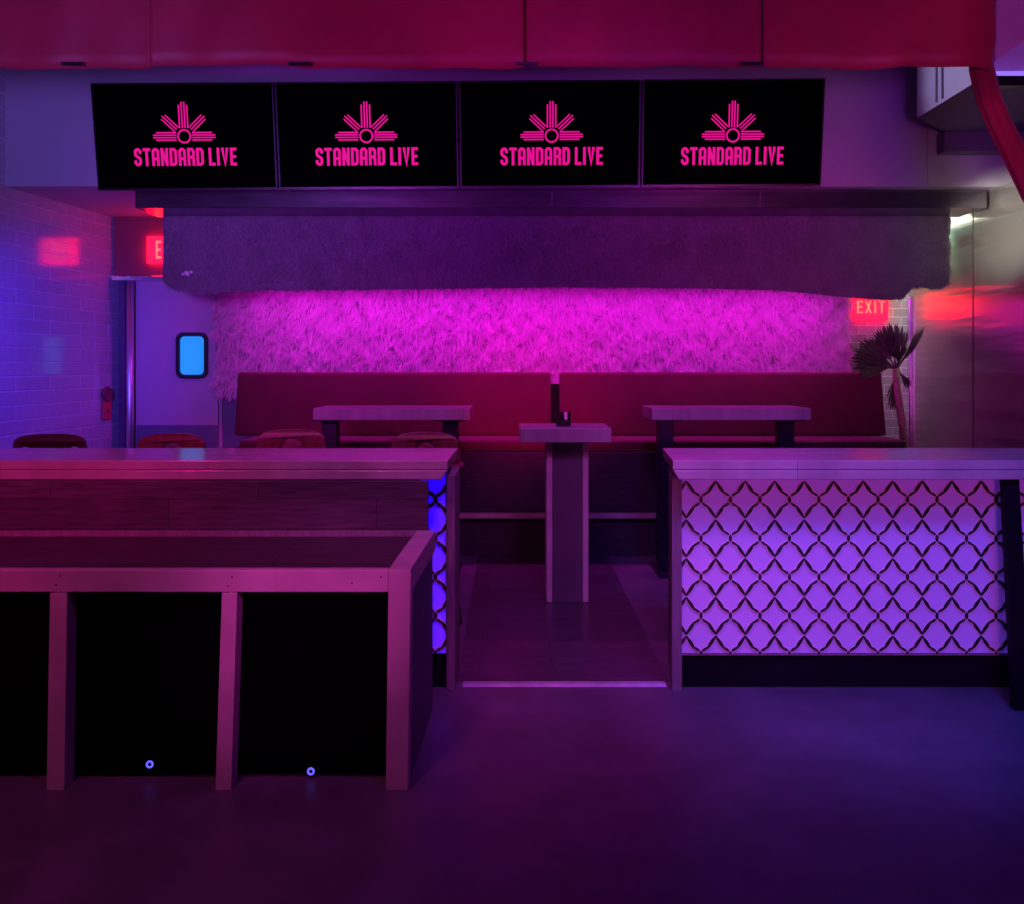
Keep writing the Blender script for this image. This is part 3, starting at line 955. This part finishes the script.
post('post', PX(221.5, YR), PX(237, YR), PX(215, YR), PX(231, YR), YR + 0.001, YR + 0.075, zu)
post('post', PX(49.5, YR), PX(67, YR), PX(46, YR), PX(64, YR), YR + 0.001, YR + 0.075, zu)
post('post', -2.48, -2.42, -2.49, -2.43, YR + 0.001, YR + 0.075, zu)
post('post', -3.40, -3.34, -3.40, -3.34, YR + 0.001, YR + 0.075, zu)
mb = MB()
mb.hexa([(xr0, YR + 0.086, zt - 0.085), (xr1, YR + 0.086, zt - 0.085), (-0.332, 3.90, zt - 0.085), (-0.412, 3.90, zt - 0.085)],
        [(xr0, YR + 0.086, zt), (xr1, YR + 0.086, zt), (-0.332, 3.90, zt), (-0.412, 3.90, zt)])
mb.build('side_rail', M['lumber'], le)
mb = MB()
mb.hexa([(xr1 - 0.035, YR + 0.088, 0), (xr1 - 0.012, YR + 0.088, 0), (-0.344, 3.90, 0), (-0.367, 3.90, 0)],
        [(xr1 - 0.035, YR + 0.088, zt - 0.086), (xr1 - 0.012, YR + 0.088, zt - 0.086), (-0.344, 3.90, zt - 0.086), (-0.367, 3.90, zt - 0.086)])
mb.build('side_panel', M['sidepanel'], le)
mb = MB(); mb.box(XE, xr0 - 0.002, YR + 0.0405, 3.90, zt - 0.05, zt - 0.026)
mb.build('deck', M['deck'], le)
mb = MB(); mb.box(XE, -0.413, 3.885, 3.90, zt - 0.0255, zt + 0.0, 0.002)
mb.build('rear_rail', M['lumberdark'], le)
mb = MB(); mb.box(XE, -0.366, 3.901, 3.944, 0.0, ZB - 0.0015, 0.001)
mb.build('back_board', M['plankXZ'], le)


def subwoofer(x0, x1, lx, lz, label):
    yf = 3.236
    o = thing('subwoofer', ((x0 + x1) / 2, yf + 0.3, 0), label, 'subwoofer', 'black subwoofers under the ledge')
    zt_ = 0.69
    mb = MB(); mb.box(x0, x1, yf + 0.03, 3.86, 0.02, zt_, 0.012, 2); mb.build('cabinet', M['black'], o)
    mb = MB(); mb.box(x0 + 0.012, x1 - 0.012, yf, yf + 0.0295, 0.032, zt_ - 0.012, 0.006, 2); mb.build('front_grille', M['grille'], o)
    for x in (x0 + 0.05, x1 - 0.05):
        for y in (yf + 0.08, 3.80):
            mb = MB(); mb.lathe([(0.025, 0), (0.028, 0.01), (0.028, 0.0195)], (x, y, 0.0), 12)
            mb.build('foot', M['rubber'], o)
    mb = MB()
    mb.lathe([(0.004, 0.0), (0.0085, -0.004), (0.0135, -0.004), (0.0135, -0.0005)], (lx, yf, lz), 20, axis='Y')
    n = 20
    vs, fs = [], []
    for k in range(n):
        a = 2 * math.pi * k / n
        for r, y in ((0.0075, -0.005), (0.0135, -0.005), (0.0135, -0.001), (0.0075, -0.001)): vs.append((lx + r * math.cos(a), yf + y, lz + r * math.sin(a)))
    for k in range(n):
        a, b = k * 4, ((k + 1) % n) * 4
        for q in range(4): fs.append((a + q, b + q, b + (q + 1) % 4, a + (q + 1) % 4))
    mb = MB(); mb.add(vs, fs, smooth=False)
    mb.lathe([(0.0070, -0.003), (0.0070, -0.0005)], (lx, yf, lz), 16, axis='Y', mi=1)
    mb.build('power_light', [M['ringlight'], M['bezel']], o)['label'] = 'glowing blue ring'
    return o


subwoofer(-1.008, -0.447, PX(311, 3.236), PZ(771, 3.236), 'black subwoofer with glowing blue ring beside the corner post')
subwoofer(-1.598, -1.018, PX(150, 3.236), PZ(764, 3.236), 'black subwoofer with glowing blue ring between the two slim posts')
subwoofer(-2.43, -1.608, -2.1, PZ(764, 3.236), 'black subwoofer at the frame edge, beyond the slim post farthest from the corner')


# ------------------------------------------------------------------ bar stools behind the ledge counter
def stool_back_outline(w, h):
    pts = [(-w / 2, 0), (-w / 2 + 0.015, 0.05)]
    for k in range(13):
        a = math.pi * (1 - k / 12)
        x = math.cos(a); z = math.sin(a)
        pts.append(((abs(x) ** 0.7 * (1 if x > 0 else -1)) * (w / 2 - 0.02), 0.055 + (h - 0.055) * z ** 0.55))
    pts += [(w / 2 - 0.015, 0.05), (w / 2, 0)]
    dense = []
    for (a, b), (c, d) in zip(pts, pts[1:]):
        n = max(1, int(math.hypot(c - a, d - b) / 0.03))
        for k in range(n): dense.append((a + (c - a) * k / n, b + (d - b) * k / n))
    dense.append(pts[-1])
    n = 14
    for k in range(1, n): dense.append((w / 2 - w * k / n, 0))
    return dense


def stool(x, y, ztop_, w, rot, label, m, hb=0.15, holes=0):
    o = thing('bar_stool', (0, 0, 0), label, 'bar stool', 'bar stools behind the ledge counter')
    zs = 0.74
    zr = ztop_ - hb
    mb = MB(); mb.lathe([(0.02, -0.03), (0.175, -0.03), (0.195, -0.012), (0.195, 0.02), (0.175, 0.045), (0.10, 0.055), (0.01, 0.056)], (0, 0, zs), 28)
    mb.build('seat', M['leather'], o)
    for sx in (-1, 1):
        for sy in (-1, 1):
            mb = MB(); mb.tube([(sx * 0.125, sy * 0.125, zs - 0.032), (sx * 0.20, sy * 0.20, 0.0)], [0.018, 0.014], 10)
            mb.build('leg', M['blackmetal'], o)
    mb = MB(); mb.tube([(0.176 * math.cos(a), 0.176 * math.sin(a), 0.28) for a in [2 * math.pi * k / 28 for k in range(28)]], 0.010, 8, closed=True)
    # square-set legs at that height lie on radius ~0.25, so the ring gets four spokes
    for sx in (-1, 1):
        for sy in (-1, 1): mb.tube([(sx * 0.118, sy * 0.118, 0.28), (sx * 0.170, sy * 0.170, 0.28)], 0.008, 8)
    mb.build('foot_ring', M['chrome'], o)
    # curved back panel with cut-outs, bent around the sitter
    outl = [stool_back_outline(w, hb)]
    def arch(cx, r, z0, n=14, k=1.0): return [(cx + r * math.cos(math.pi * i / n), z0 + r * k * math.sin(math.pi * i / n)) for i in range(n + 1)]
    if holes == 0:
        outl += [arch(-w * 0.33, 0.05, 0.012), arch(w * 0.31, 0.05, 0.012)]
    else:
        ring = arch(0.0, 0.080, 0.015, 18, 1.1); inner = arch(0.0, 0.062, 0.018, 18, 1.1)[::-1]
        outl += [ring + inner]
    vs, fs = extruded(outl, 0.022, 0.004)
    vs = [(a, 0.205 - 0.55 * a * a - c, zr + b) for a, b, c in vs]
    mb = MB(); mb.add(vs, fs)
    mb.build('backrest', m, o)
    # arm rail with rounded ends, carried by spindles
    pts = []
    for k in range(21):
        a = math.radians(-38 + 256 * k / 20)
        pts.append((0.232 * math.cos(a), 0.02 + 0.19 * math.sin(a), zr - 0.02))
    mb = MB(); mb.tube(pts, 0.019, 12)
    for e in (pts[0], pts[-1]): mb.lathe([(0.002, -0.026), (0.018, -0.02), (0.026, 0), (0.018, 0.02), (0.002, 0.026)], e, 14)
    mb.build('arm_rail', M['leather'], o)
    for a in (-20, 25, 65, 90, 115, 155, 200):
        ar = math.radians(a)
        mb = MB(); mb.tube([(0.16 * math.cos(ar), 0.15 * math.sin(ar), zs + 0.04), (0.232 * math.cos(ar), 0.02 + 0.19 * math.sin(ar), zr - 0.022)], 0.008, 8)
        mb.build('spindle', M['blackmetal'], o)
    o.location = (x, y, 0)
    o.rotation_euler = (0, 0, math.radians(rot))
    return o


ys = 4.98
stool(PX(50, 5.15), ys, PZ(435, 5.15), 0.44, 2, 'bar stool with dark curved back in front of the block wall', M['darkleather'], hb=0.125)
stool(PX(169, 5.15), ys, PZ(434.5, 5.15), 0.43, -3, 'bar stool with maroon back in front of the kitchen door', M['leather'], holes=1)
stool(PX(293, 5.15), ys, PZ(430, 5.15), 0.42, 4, 'bar stool with arched maroon back before the kitchen side booth', M['leather'], holes=1)
stool(PX(422.5, 5.15), ys, PZ(433, 5.15), 0.42, -4, 'bar stool with arched maroon back at the open end of the counter', M['leather'], holes=1)

# ------------------------------------------------------------------ palm
pt = Vector((PX(908, 7.55), 7.55, 0))
palm = thing('fan_palm', pt, 'dark dried fan palm on a thin pale trunk before the tiled corner', 'plant')
mb = MB(); mb.lathe([(0.10, 0.0), (0.13, 0.02), (0.165, 0.28), (0.18, 0.29), (0.18, 0.33), (0.155, 0.33), (0.15, 0.30)], pt, 28)
mb.build('pot', M['pot'], palm)
mb = MB(); mb.lathe([(0.148, 0.0), (0.148, 0.004), (0.10, 0.012), (0.01, 0.016)], (pt.x, pt.y, 0.302), 24)
mb.build('soil', M['soil'], palm)
crown = Vector((PX(897, 7.55), 7.55, PZ(368, 7.55)))
mb = MB()
trk = []
rad = []
for k in range(15):
    t = k / 14
    p = Vector((PX(908, 7.55), 7.55, 0.30)).lerp(crown, t)
    p.x += 0.015 * math.sin(t * 5) + 0.02 * t * (1 - t)
    trk.append(p); rad.append(0.036 - 0.010 * t + (0.004 if k % 2 else 0))
mb.tube(trk, rad, 12)
mb.build('trunk', M['trunk'], palm)


def fan_leaf(tip_px, tip_py, spread, nrib, dy, root=None, droop=0.0, width=1.0):
    """pleated fan: petiole from the crown, then ribs that fan out toward the tip"""
    r0 = Vector(root) if root else crown.copy()
    tip = Vector((PX(tip_px, 7.55 + dy), 7.55 + dy, PZ(tip_py, 7.55 + dy)))
    ax = tip - r0
    Lf = ax.length
    u = ax.normalized()
    side = u.cross(Vector((0, 1, 0)))
    if side.length < 0.1: side = u.cross(Vector((0, 0, 1)))
    side.normalize()
    nrm_ = side.cross(u).normalized()
    hub = r0 + u * Lf * 0.22
    mb = MB()
    mb.tube([r0, r0 + u * Lf * 0.1 + nrm_ * 0.004, hub + u * 0.02], [0.012, 0.009, 0.006], 8)
    for k in range(nrib):
        s = (k + 0.5) / nrib * 2 - 1
        ang_ = math.radians(spread) * s
        d_ = (u * math.cos(ang_) + side * math.sin(ang_) * width)
        ln = Lf * 0.78 * (1 - 0.22 * s * s) * random.uniform(0.93, 1.05)
        perp = nrm_.cross(d_).normalized()
        w = Lf * 0.75 * math.radians(spread) * 2 / nrib * 0.56
        pts = []
        for t, ww in ((0.02, 0.12), (0.35, 0.6), (0.7, 1.0), (0.88, 0.7), (1.0, 0.05)):
            c_ = hub + d_ * ln * t + Vector((0, 0, -droop * t * t * Lf)) + nrm_ * (0.01 * math.sin(k * 2.3))
            pts.append((c_ - perp * w * ww - nrm_ * w * ww * 0.5, c_, c_ + perp * w * ww - nrm_ * w * ww * 0.5))
        vs = [p for tri in pts for p in tri] + [p + nrm_ * 0.002 for tri in pts for p in tri]
        fs = []
        for q in range(4):
            a = q * 3
            for e in (0, 1):
                fs.append((a + e, a + e + 1, a + e + 4, a + e + 3)); fs.append((15 + a + e, 15 + a + e + 3, 15 + a + e + 4, 15 + a + e + 1))
        for q in range(4):
            a = q * 3
            fs.append((a, a + 3, a + 18, a + 15)); fs.append((a + 2, a + 17, a + 20, a + 5))
        mb.add(vs, fs, smooth=False)
    return mb.build('frond', M['frond'], palm)


fan_leaf(886, 323, 38, 17, -0.06)
fan_leaf(872, 335, 30, 12, 0.08)
fan_leaf(854, 346, 24, 12, -0.12)
fan_leaf(853, 356, 24, 12, -0.26)
fan_leaf(857, 366, 18, 11, -0.30)
fan_leaf(866, 352, 24, 12, -0.05)
fan_leaf(925, 325, 6, 4, -0.06)
fan_leaf(923, 333, 5, 4, 0.0)
fan_leaf(917, 342, 7, 4, -0.1)
fan_leaf(908, 330, 6, 4, 0.02)
fan_leaf(902, 345, 22, 10, -0.20, width=0.8)
fan_leaf(893, 412, 13, 10, 0.06)
fan_leaf(890, 401, 12, 9, 0.10)
fan_leaf(911, 389, 16, 8, 0.02)

# ------------------------------------------------------------------ small red fixture on the block wall
fxp = Vector((PX(105, 7.80), 7.80, PZ(404, 7.80)))
wd = Vector((0.18, 1.45, 0)).normalized()               # along the wall
inn = Vector((wd.y, -wd.x, 0))                          # into the room
wall_pt = Vector((-3.5, 8.05, 0)) + wd * ((fxp.y - 8.05) / wd.y)
hk = thing('wall_hook_tag', (wall_pt.x, wall_pt.y, fxp.z), 'small red round hook with a hanging tag on the block wall', 'wall tag')
def W2(a, b, c): return tuple(Vector((wall_pt.x, wall_pt.y, fxp.z)) + wd * a + inn * b + Vector((0, 0, c)))
mb = MB()
tor = []
for k in range(20):
    q = 2 * math.pi * k / 20
    tor.append(W2(0.055 * math.cos(q), 0.026, 0.085 + 0.050 * math.sin(q)))
mb.tube(tor, 0.017, 10, closed=True)
b = MB(); b.box(-0.05, 0.05, 0.004, 0.030, 0.05, 0.12, 0.004); mb.add([W2(*p) for p in b.v], b.f)
mb.build('hook_ring', M['redtagdark'], hk)
b = MB(); b.box(-0.06, 0.06, 0.012, 0.026, -0.135, 0.035, 0.006)
mb = MB(); mb.add([W2(*p) for p in b.v], b.f)
b = MB(); b.box(-0.02, 0.02, 0.030, 0.034, -0.07, -0.05, 0.001); mb.add([W2(*p) for p in b.v], b.f, 1)
mb.build('tag', [M['redtag'], M['redtagdark']], hk)

# ------------------------------------------------------------------ duct, its collar, bulkhead and blue tube by the ceiling
du = thing('air_duct', (3.3, 5.9, 3.2), 'pale boxed air duct below the ceiling beside the red drape', 'air duct')
zd = PZ(118, 6.1)
xA = PX(917, 6.1)
mb = MB()
pl = [(xA, 5.30), (4.2, 5.30), (4.2, 6.46), (3.10, 6.46), (xA, 6.1)]
mb.prism(pl, zd, 4.28, 0)
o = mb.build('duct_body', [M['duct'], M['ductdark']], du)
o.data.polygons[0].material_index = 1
mb = MB()
for y in (5.72, 5.80): mb.box(xA - 0.012, xA - 0.001, y, y + 0.012, zd + 0.02, 4.2)
mb.build('flange', M['ductdark'], du)
mb = MB(); mb.box(PX(944, 6.43), 4.0, 6.43, 6.54, PZ(151.5, 6.43), zd - 0.001, 0.004)
mb.build('collar', M['ductdark'], du)

mb = MB()
yb = 5.55
mb.hexa([(2.685, 5.0, 0), (3.9, 5.0, 0), (3.9, 5.2, 0), (2.685, 5.2, 0)], [(2.685, 5.0, 4.29), (3.9, 5.0, 4.29), (3.9, 5.2, 4.29), (2.685, 5.2, 4.29)])
# (slanted lower edge)
mb.v = [(x, y, z if z > 4 else 3.168 + (x - 2.672) * 0.74) for x, y, z in mb.v]
struct(mb.build('ceiling_bulkhead', M['pinkcloth']))

tb = thing('tube_light', (3.6, 4.95, 3.1), 'glowing blue tube light below the ceiling beyond the tied red drape', 'tube light')
ytl = 5.25
zt1 = PZ(74, ytl)
mb = MB(); mb.tube([(2.76, ytl, zt1), (3.9, ytl, zt1)], 0.016, 12); mb.build('tube', M['ledblue'], tb)
mb = MB(); mb.box(2.73, 3.94, ytl - 0.03, ytl + 0.03, zt1 - 0.075, zt1 - 0.018, 0.004); mb.build('batten', M['blackmetal'], tb)
for x in (2.77, 3.91):
    mb = MB(); mb.box(x - 0.012, x + 0.012, ytl - 0.02, ytl + 0.02, zt1 - 0.03, zt1 + 0.022, 0.003)
    mb.build('end_cap', M['blackmetal'], tb)
for x in (3.3, 3.8):
    mb = MB(); mb.tube([(x, ytl - 0.024, zt1 - 0.02), (x, ytl - 0.024, 4.299)], 0.003, 6)
    mb.build('hanging_cord', M['blackmetal'], tb)

# ------------------------------------------------------------------ red drape across the top
YC = 4.72
dr = thing('red_drape', (0, YC, 3.6), 'long red cloth drape hanging flat across the top of the room', 'drape')


def drape_panel(px0, px1, seed, end=False):
    nx, nz = int((px1 - px0) / 4), 14
    vs, fs = [], []
    r = random.Random(seed)
    ph = [r.uniform(0, 6) for _ in range(6)]
    z1 = 4.2
    for i in range(nx + 1):
        px = px0 + (px1 - px0) * i / nx
        x = PX(px, YC)
        zb = PZ(67.3 + 1.0 * math.sin(px * 0.021 + ph[0]) + 0.7 * math.sin(px * 0.067 + ph[1]) - 1.5 * (px > 900) , YC)
        for j in range(nz + 1):
            t = j / nz
            z = z1 + (zb - z1) * t
            y = YC + 0.020 * math.sin(x * 2.1 + ph[2] + 0.6 * z) + 0.010 * math.sin(x * 7 + ph[3] + 1.5 * t) + 0.006 * math.sin(x * 19 + ph[4] + 4 * t) * t
            xx = x
            if end:                      # the free end rolls back on itself
                e = (px - (px1 - 44)) / 44
                if e > 0:
                    y += 0.10 * e * e
                    if t > 0.86: xx -= 0.03 * e * (t - 0.86) / 0.14
            if i == 0 or i == nx: y -= 0.004
            vs.append((xx, y, z))
    def q(i, j): return i * (nz + 1) + j
    for i in range(nx):
        for j in range(nz): fs.append((q(i, j), q(i, j + 1), q(i + 1, j + 1), q(i + 1, j)))
    mb = MB(); mb.add(vs, fs, smooth=True)
    o = mb.build('drape_panel', M['curtain'], dr)
    s = o.modifiers.new('thick', 'SOLIDIFY'); s.thickness = 0.006; s.offset = 1
    return o


drape_panel(-70, 150, 1)
drape_panel(151, 525, 2)
drape_panel(526, 762, 3)
drape_panel(763, 1006, 4, True)
mb = MB()
for px in (76, 301, 527, 750):
    x = PX(px, YC); z = PZ(66, YC); mb.box(x - 0.055, x + 0.055, YC - 0.050, YC - 0.042, z - 0.012, z + 0.006, 0.003)
mb.build('hem_clip', M['blackmetal'], dr)

# tied-back tail of the drape sweeping down and out of frame
sh = thing('tied_drape_tail', (2.6, 4.7, 3.0), 'red gathered drape tail sweeping down from the drape end past the duct', 'drape')
ctrl = [(985, 44, 9, 4.96), (983, 58, 10, 4.93), (982, 68, 11.5, 4.90), (990, 100, 11.5, 4.74), (999, 122, 11.5, 4.70), (1011, 146, 11.5, 4.65), (1033, 190, 12.5, 4.55), (1058, 236, 13.5, 4.45), (1120, 318, 14, 4.45), (1225, 430, 14, 4.6), (1352, 560, 13, 4.88)]
rings = []
NS = 40
for a, b in zip(ctrl, ctrl[1:]):
    for k in range(4):
        t = k / 4
        rings.append(tuple(a[q] + (b[q] - a[q]) * t for q in range(4)))
rings.append(ctrl[-1])
vs, fs = [], []
for i, (px, py, hw, y) in enumerate(rings):
    j0, j1 = rings[max(i - 1, 0)], rings[min(i + 1, len(rings) - 1)]
    dx, dz = j1[0] - j0[0], -(j1[1] - j0[1])
    d = math.hypot(dx, dz); nx_, nz_ = -dz / d, dx / d
    c = Vector((PX(px, y), y, PZ(py, y))); s_ = y / F
    for k in range(NS):
        a = 2 * math.pi * k / NS
        rr = 1 + 0.10 * math.sin(5 * a + 0.05 * i) + 0.05 * math.sin(9 * a + 1)
        u_ = math.cos(a) * hw * s_ * rr
        w_ = math.sin(a) * hw * s_ * 0.55 * rr
        vs.append((c.x + nx_ * u_, c.y + w_, c.z + nz_ * u_))
for i in range(len(rings) - 1):
    for k in range(NS):
        fs.append((i * NS + k, i * NS + (k + 1) % NS, (i + 1) * NS + (k + 1) % NS, (i + 1) * NS + k))
fs += [tuple(range(NS)), tuple((len(rings) - 1) * NS + k for k in range(NS - 1, -1, -1))]
mb = MB(); mb.add(vs, fs, smooth=True); mb.build('gathered_cloth', M['curtain'], sh)
# fluorescent fitting on the rear ceiling, behind the hood
fl = thing('fluorescent_light', (3.2, 7.6, 2.75), 'white strip light on the rear ceiling hidden behind the fur hood', 'strip light')
mb = MB(); mb.box(3.28, 3.40, 7.12, 7.98, 2.74, 2.788, 0.004); mb.build('housing', M['napkin'], fl)
mb = MB(); mb.tube([(3.34, 7.15, 2.71), (3.34, 7.95, 2.71)], 0.018, 12); mb.build('tube', M['tubelight'], fl)
for y in (7.14, 7.96):
    mb = MB(); mb.box(3.31, 3.37, y - 0.012, y + 0.012, 2.685, 2.739, 0.003)
    mb.build('end_cap', M['napkin'], fl)


# ------------------------------------------------------------------ lights
def aim(o, tgt):
    d = Vector(tgt) - o.location
    o.rotation_euler = d.to_track_quat('-Z', 'Y').to_euler()


def area(name, loc, tgt, size, power, col, size_y=None, spread=180):
    l = bpy.data.lights.new(name, 'AREA'); l.energy = power; l.color = col
    l.shape = 'RECTANGLE' if size_y else 'SQUARE'; l.size = size
    if size_y: l.size_y = size_y
    l.spread = math.radians(spread)
    o = bpy.data.objects.new(name, l); COL.objects.link(o); o.location = loc; aim(o, tgt)
    return o


def spot(name, loc, tgt, deg, power, col, blend=0.6, rad=0.12):
    l = bpy.data.lights.new(name, 'SPOT'); l.energy = power; l.color = col
    l.spot_size = math.radians(deg); l.spot_blend = blend; l.shadow_soft_size = rad
    o = bpy.data.objects.new(name, l); COL.objects.link(o); o.location = loc; aim(o, tgt)
    return o


LP = {}
def lamp(key, kind, loc, tgt, size, col, **k):
    p = LP.get(key, col)
    e = max(p)
    c = tuple(v / e for v in p) if e > 0 else (0, 0, 0)
    if kind == 'area': return area(key, loc, tgt, size, e, c, **k)
    return spot(key, loc, tgt, size, e, c, **k)


lamp('led_strip_glow', 'area', (0.27, 7.52, 2.165), (0.27, 7.70, 1.6), 4.95, (37.0, 0.2, 34.0), size_y=0.04, spread=170)
lamp('wash_block_wall', 'spot', (-2.6, 4.9, 1.9), (-3.75, 6.9, 1.55), 62, (8.0, 2.0, 175.0), blend=0.9)
lamp('wash_lattice', 'spot', (0.7, 0.9, 3.3), (1.66, 4.15, 0.58), 31, (0.0, 14.3, 151.3), blend=0.45, rad=0.22)
lamp('wash_low_pink', 'spot', (1.0, 0.7, 1.25), (1.6, 4.15, 0.75), 40, (98.1, 10.5, 86.0), blend=0.7, rad=0.2)
lamp('wash_left_red', 'spot', (-2.6, 0.8, 2.9), (-2.3, 3.95, 1.0), 42, (227.9, 2.4, 119.1), blend=0.9, rad=0.2)
lamp('wash_steel', 'spot', (2.1, 5.1, 2.45), (3.55, 6.45, 2.46), 27, (300.0, 278.0, 225.0), blend=1.0, rad=0.05)  # unseen spot added to brighten the upper steel sheet, standing in for a reflection
lamp('wash_ledge', 'spot', (-1.3, 0.6, 3.9), (-1.5, 3.8, 0.8), 66, (135.7, 16.7, 72.3), blend=0.7, rad=0.25)
lamp('wash_ledge_corner', 'spot', (-0.3, 0.9, 2.0), (-0.75, 3.15, 0.70), 24, (132.3, 9.6, 114.4), blend=0.9)
lamp('wash_booth', 'spot', (0.1, 5.0, 1.66), (0.15, 7.5, 1.2), 42, (135.0, 0.0, 31.0), blend=0.9, rad=0.25)
lamp('wash_passage', 'spot', (0.4, 2.0, 4.1), (0.4, 5.2, 0.8), 60, (235.0, 30.0, 340.0), blend=0.8, rad=0.5)
lamp('wash_screens_blue', 'spot', (-1.8, 1.6, 2.2), (-3.3, 6.5, 3.1), 66, (0.0, 46.0, 196.0), blend=0.9, rad=0.3)
lamp('wash_screens_violet', 'spot', (2.2, 1.8, 2.2), (2.6, 6.5, 3.2), 60, (44.2, 11.6, 0.0), blend=0.9, rad=0.3)
lamp('wash_valance', 'spot', (-1.6, 3.2, 1.9), (-1.6, 7.0, 2.35), 58, (88.1, 1.6, 142.8), blend=0.9, rad=0.3)
lamp('wash_valance_red', 'spot', (1.8, 3.4, 1.9), (1.6, 7.0, 2.35), 50, (76.9, 0.0, 42.2), blend=0.9, rad=0.3)
lamp('wash_drape_left', 'spot', (-1.6, 1.0, 2.0), (-1.5, 4.7, 3.5), 76, (148.0, 14.8, 235.9), blend=0.8, rad=0.3)
lamp('wash_drape_right', 'spot', (1.6, 1.0, 2.0), (1.7, 4.7, 3.5), 76, (89.1, 6.0, 212.2), blend=0.8, rad=0.3)
lamp('wash_floor', 'spot', (1.4, 1.0, 4.1), (1.0, 3.4, 0.0), 84, (16.4, 0.0, 84.8), blend=0.8, rad=0.3)
lamp('wash_counter', 'spot', (1.8, 1.6, 3.9), (2.0, 4.0, 1.0), 50, (0.0, 32.3, 380.5), blend=0.8, rad=0.3)
lamp('wash_duct', 'spot', (1.6, 5.4, 3.36), (2.75, 5.6, 3.4), 44, (19.6, 17.0, 31.2), blend=0.6, rad=0.1)
lamp('kitchen_light', 'area', (3.2, 7.4, 2.6), (3.35, 7.9, 1.4), 0.5, (120.0, 205.0, 130.0), size_y=0.3)

w = bpy.data.worlds.new('dim_room'); sc.world = w; w.use_nodes = True
w.node_tree.nodes['Background'].inputs[0].default_value = (0.625, 0.188, 1.000, 1)
w.node_tree.nodes['Background'].inputs[1].default_value = 0.016

# ------------------------------------------------------------------ camera
cd = bpy.data.cameras.new('camera'); cam = bpy.data.objects.new('camera', cd); COL.objects.link(cam)
cam.location = (0, 0, CH); cam.rotation_euler = (math.pi / 2, 0, 0)
cd.sensor_width = 36.0; cd.sensor_fit = 'HORIZONTAL'
cd.lens = F / 1024 * 36.0
cd.shift_y = -(452 - HY) / 1024
cd.clip_start = 0.05
sc.camera = cam

sc.view_settings.view_transform = 'Standard'
sc.view_settings.look = 'None'
sc.view_settings.gamma = 1.0
sc.view_settings.exposure = 0.0
sc.view_settings.use_curve_mapping = False
sc.cycles.use_denoising = True
sc.cycles.max_bounces = 8
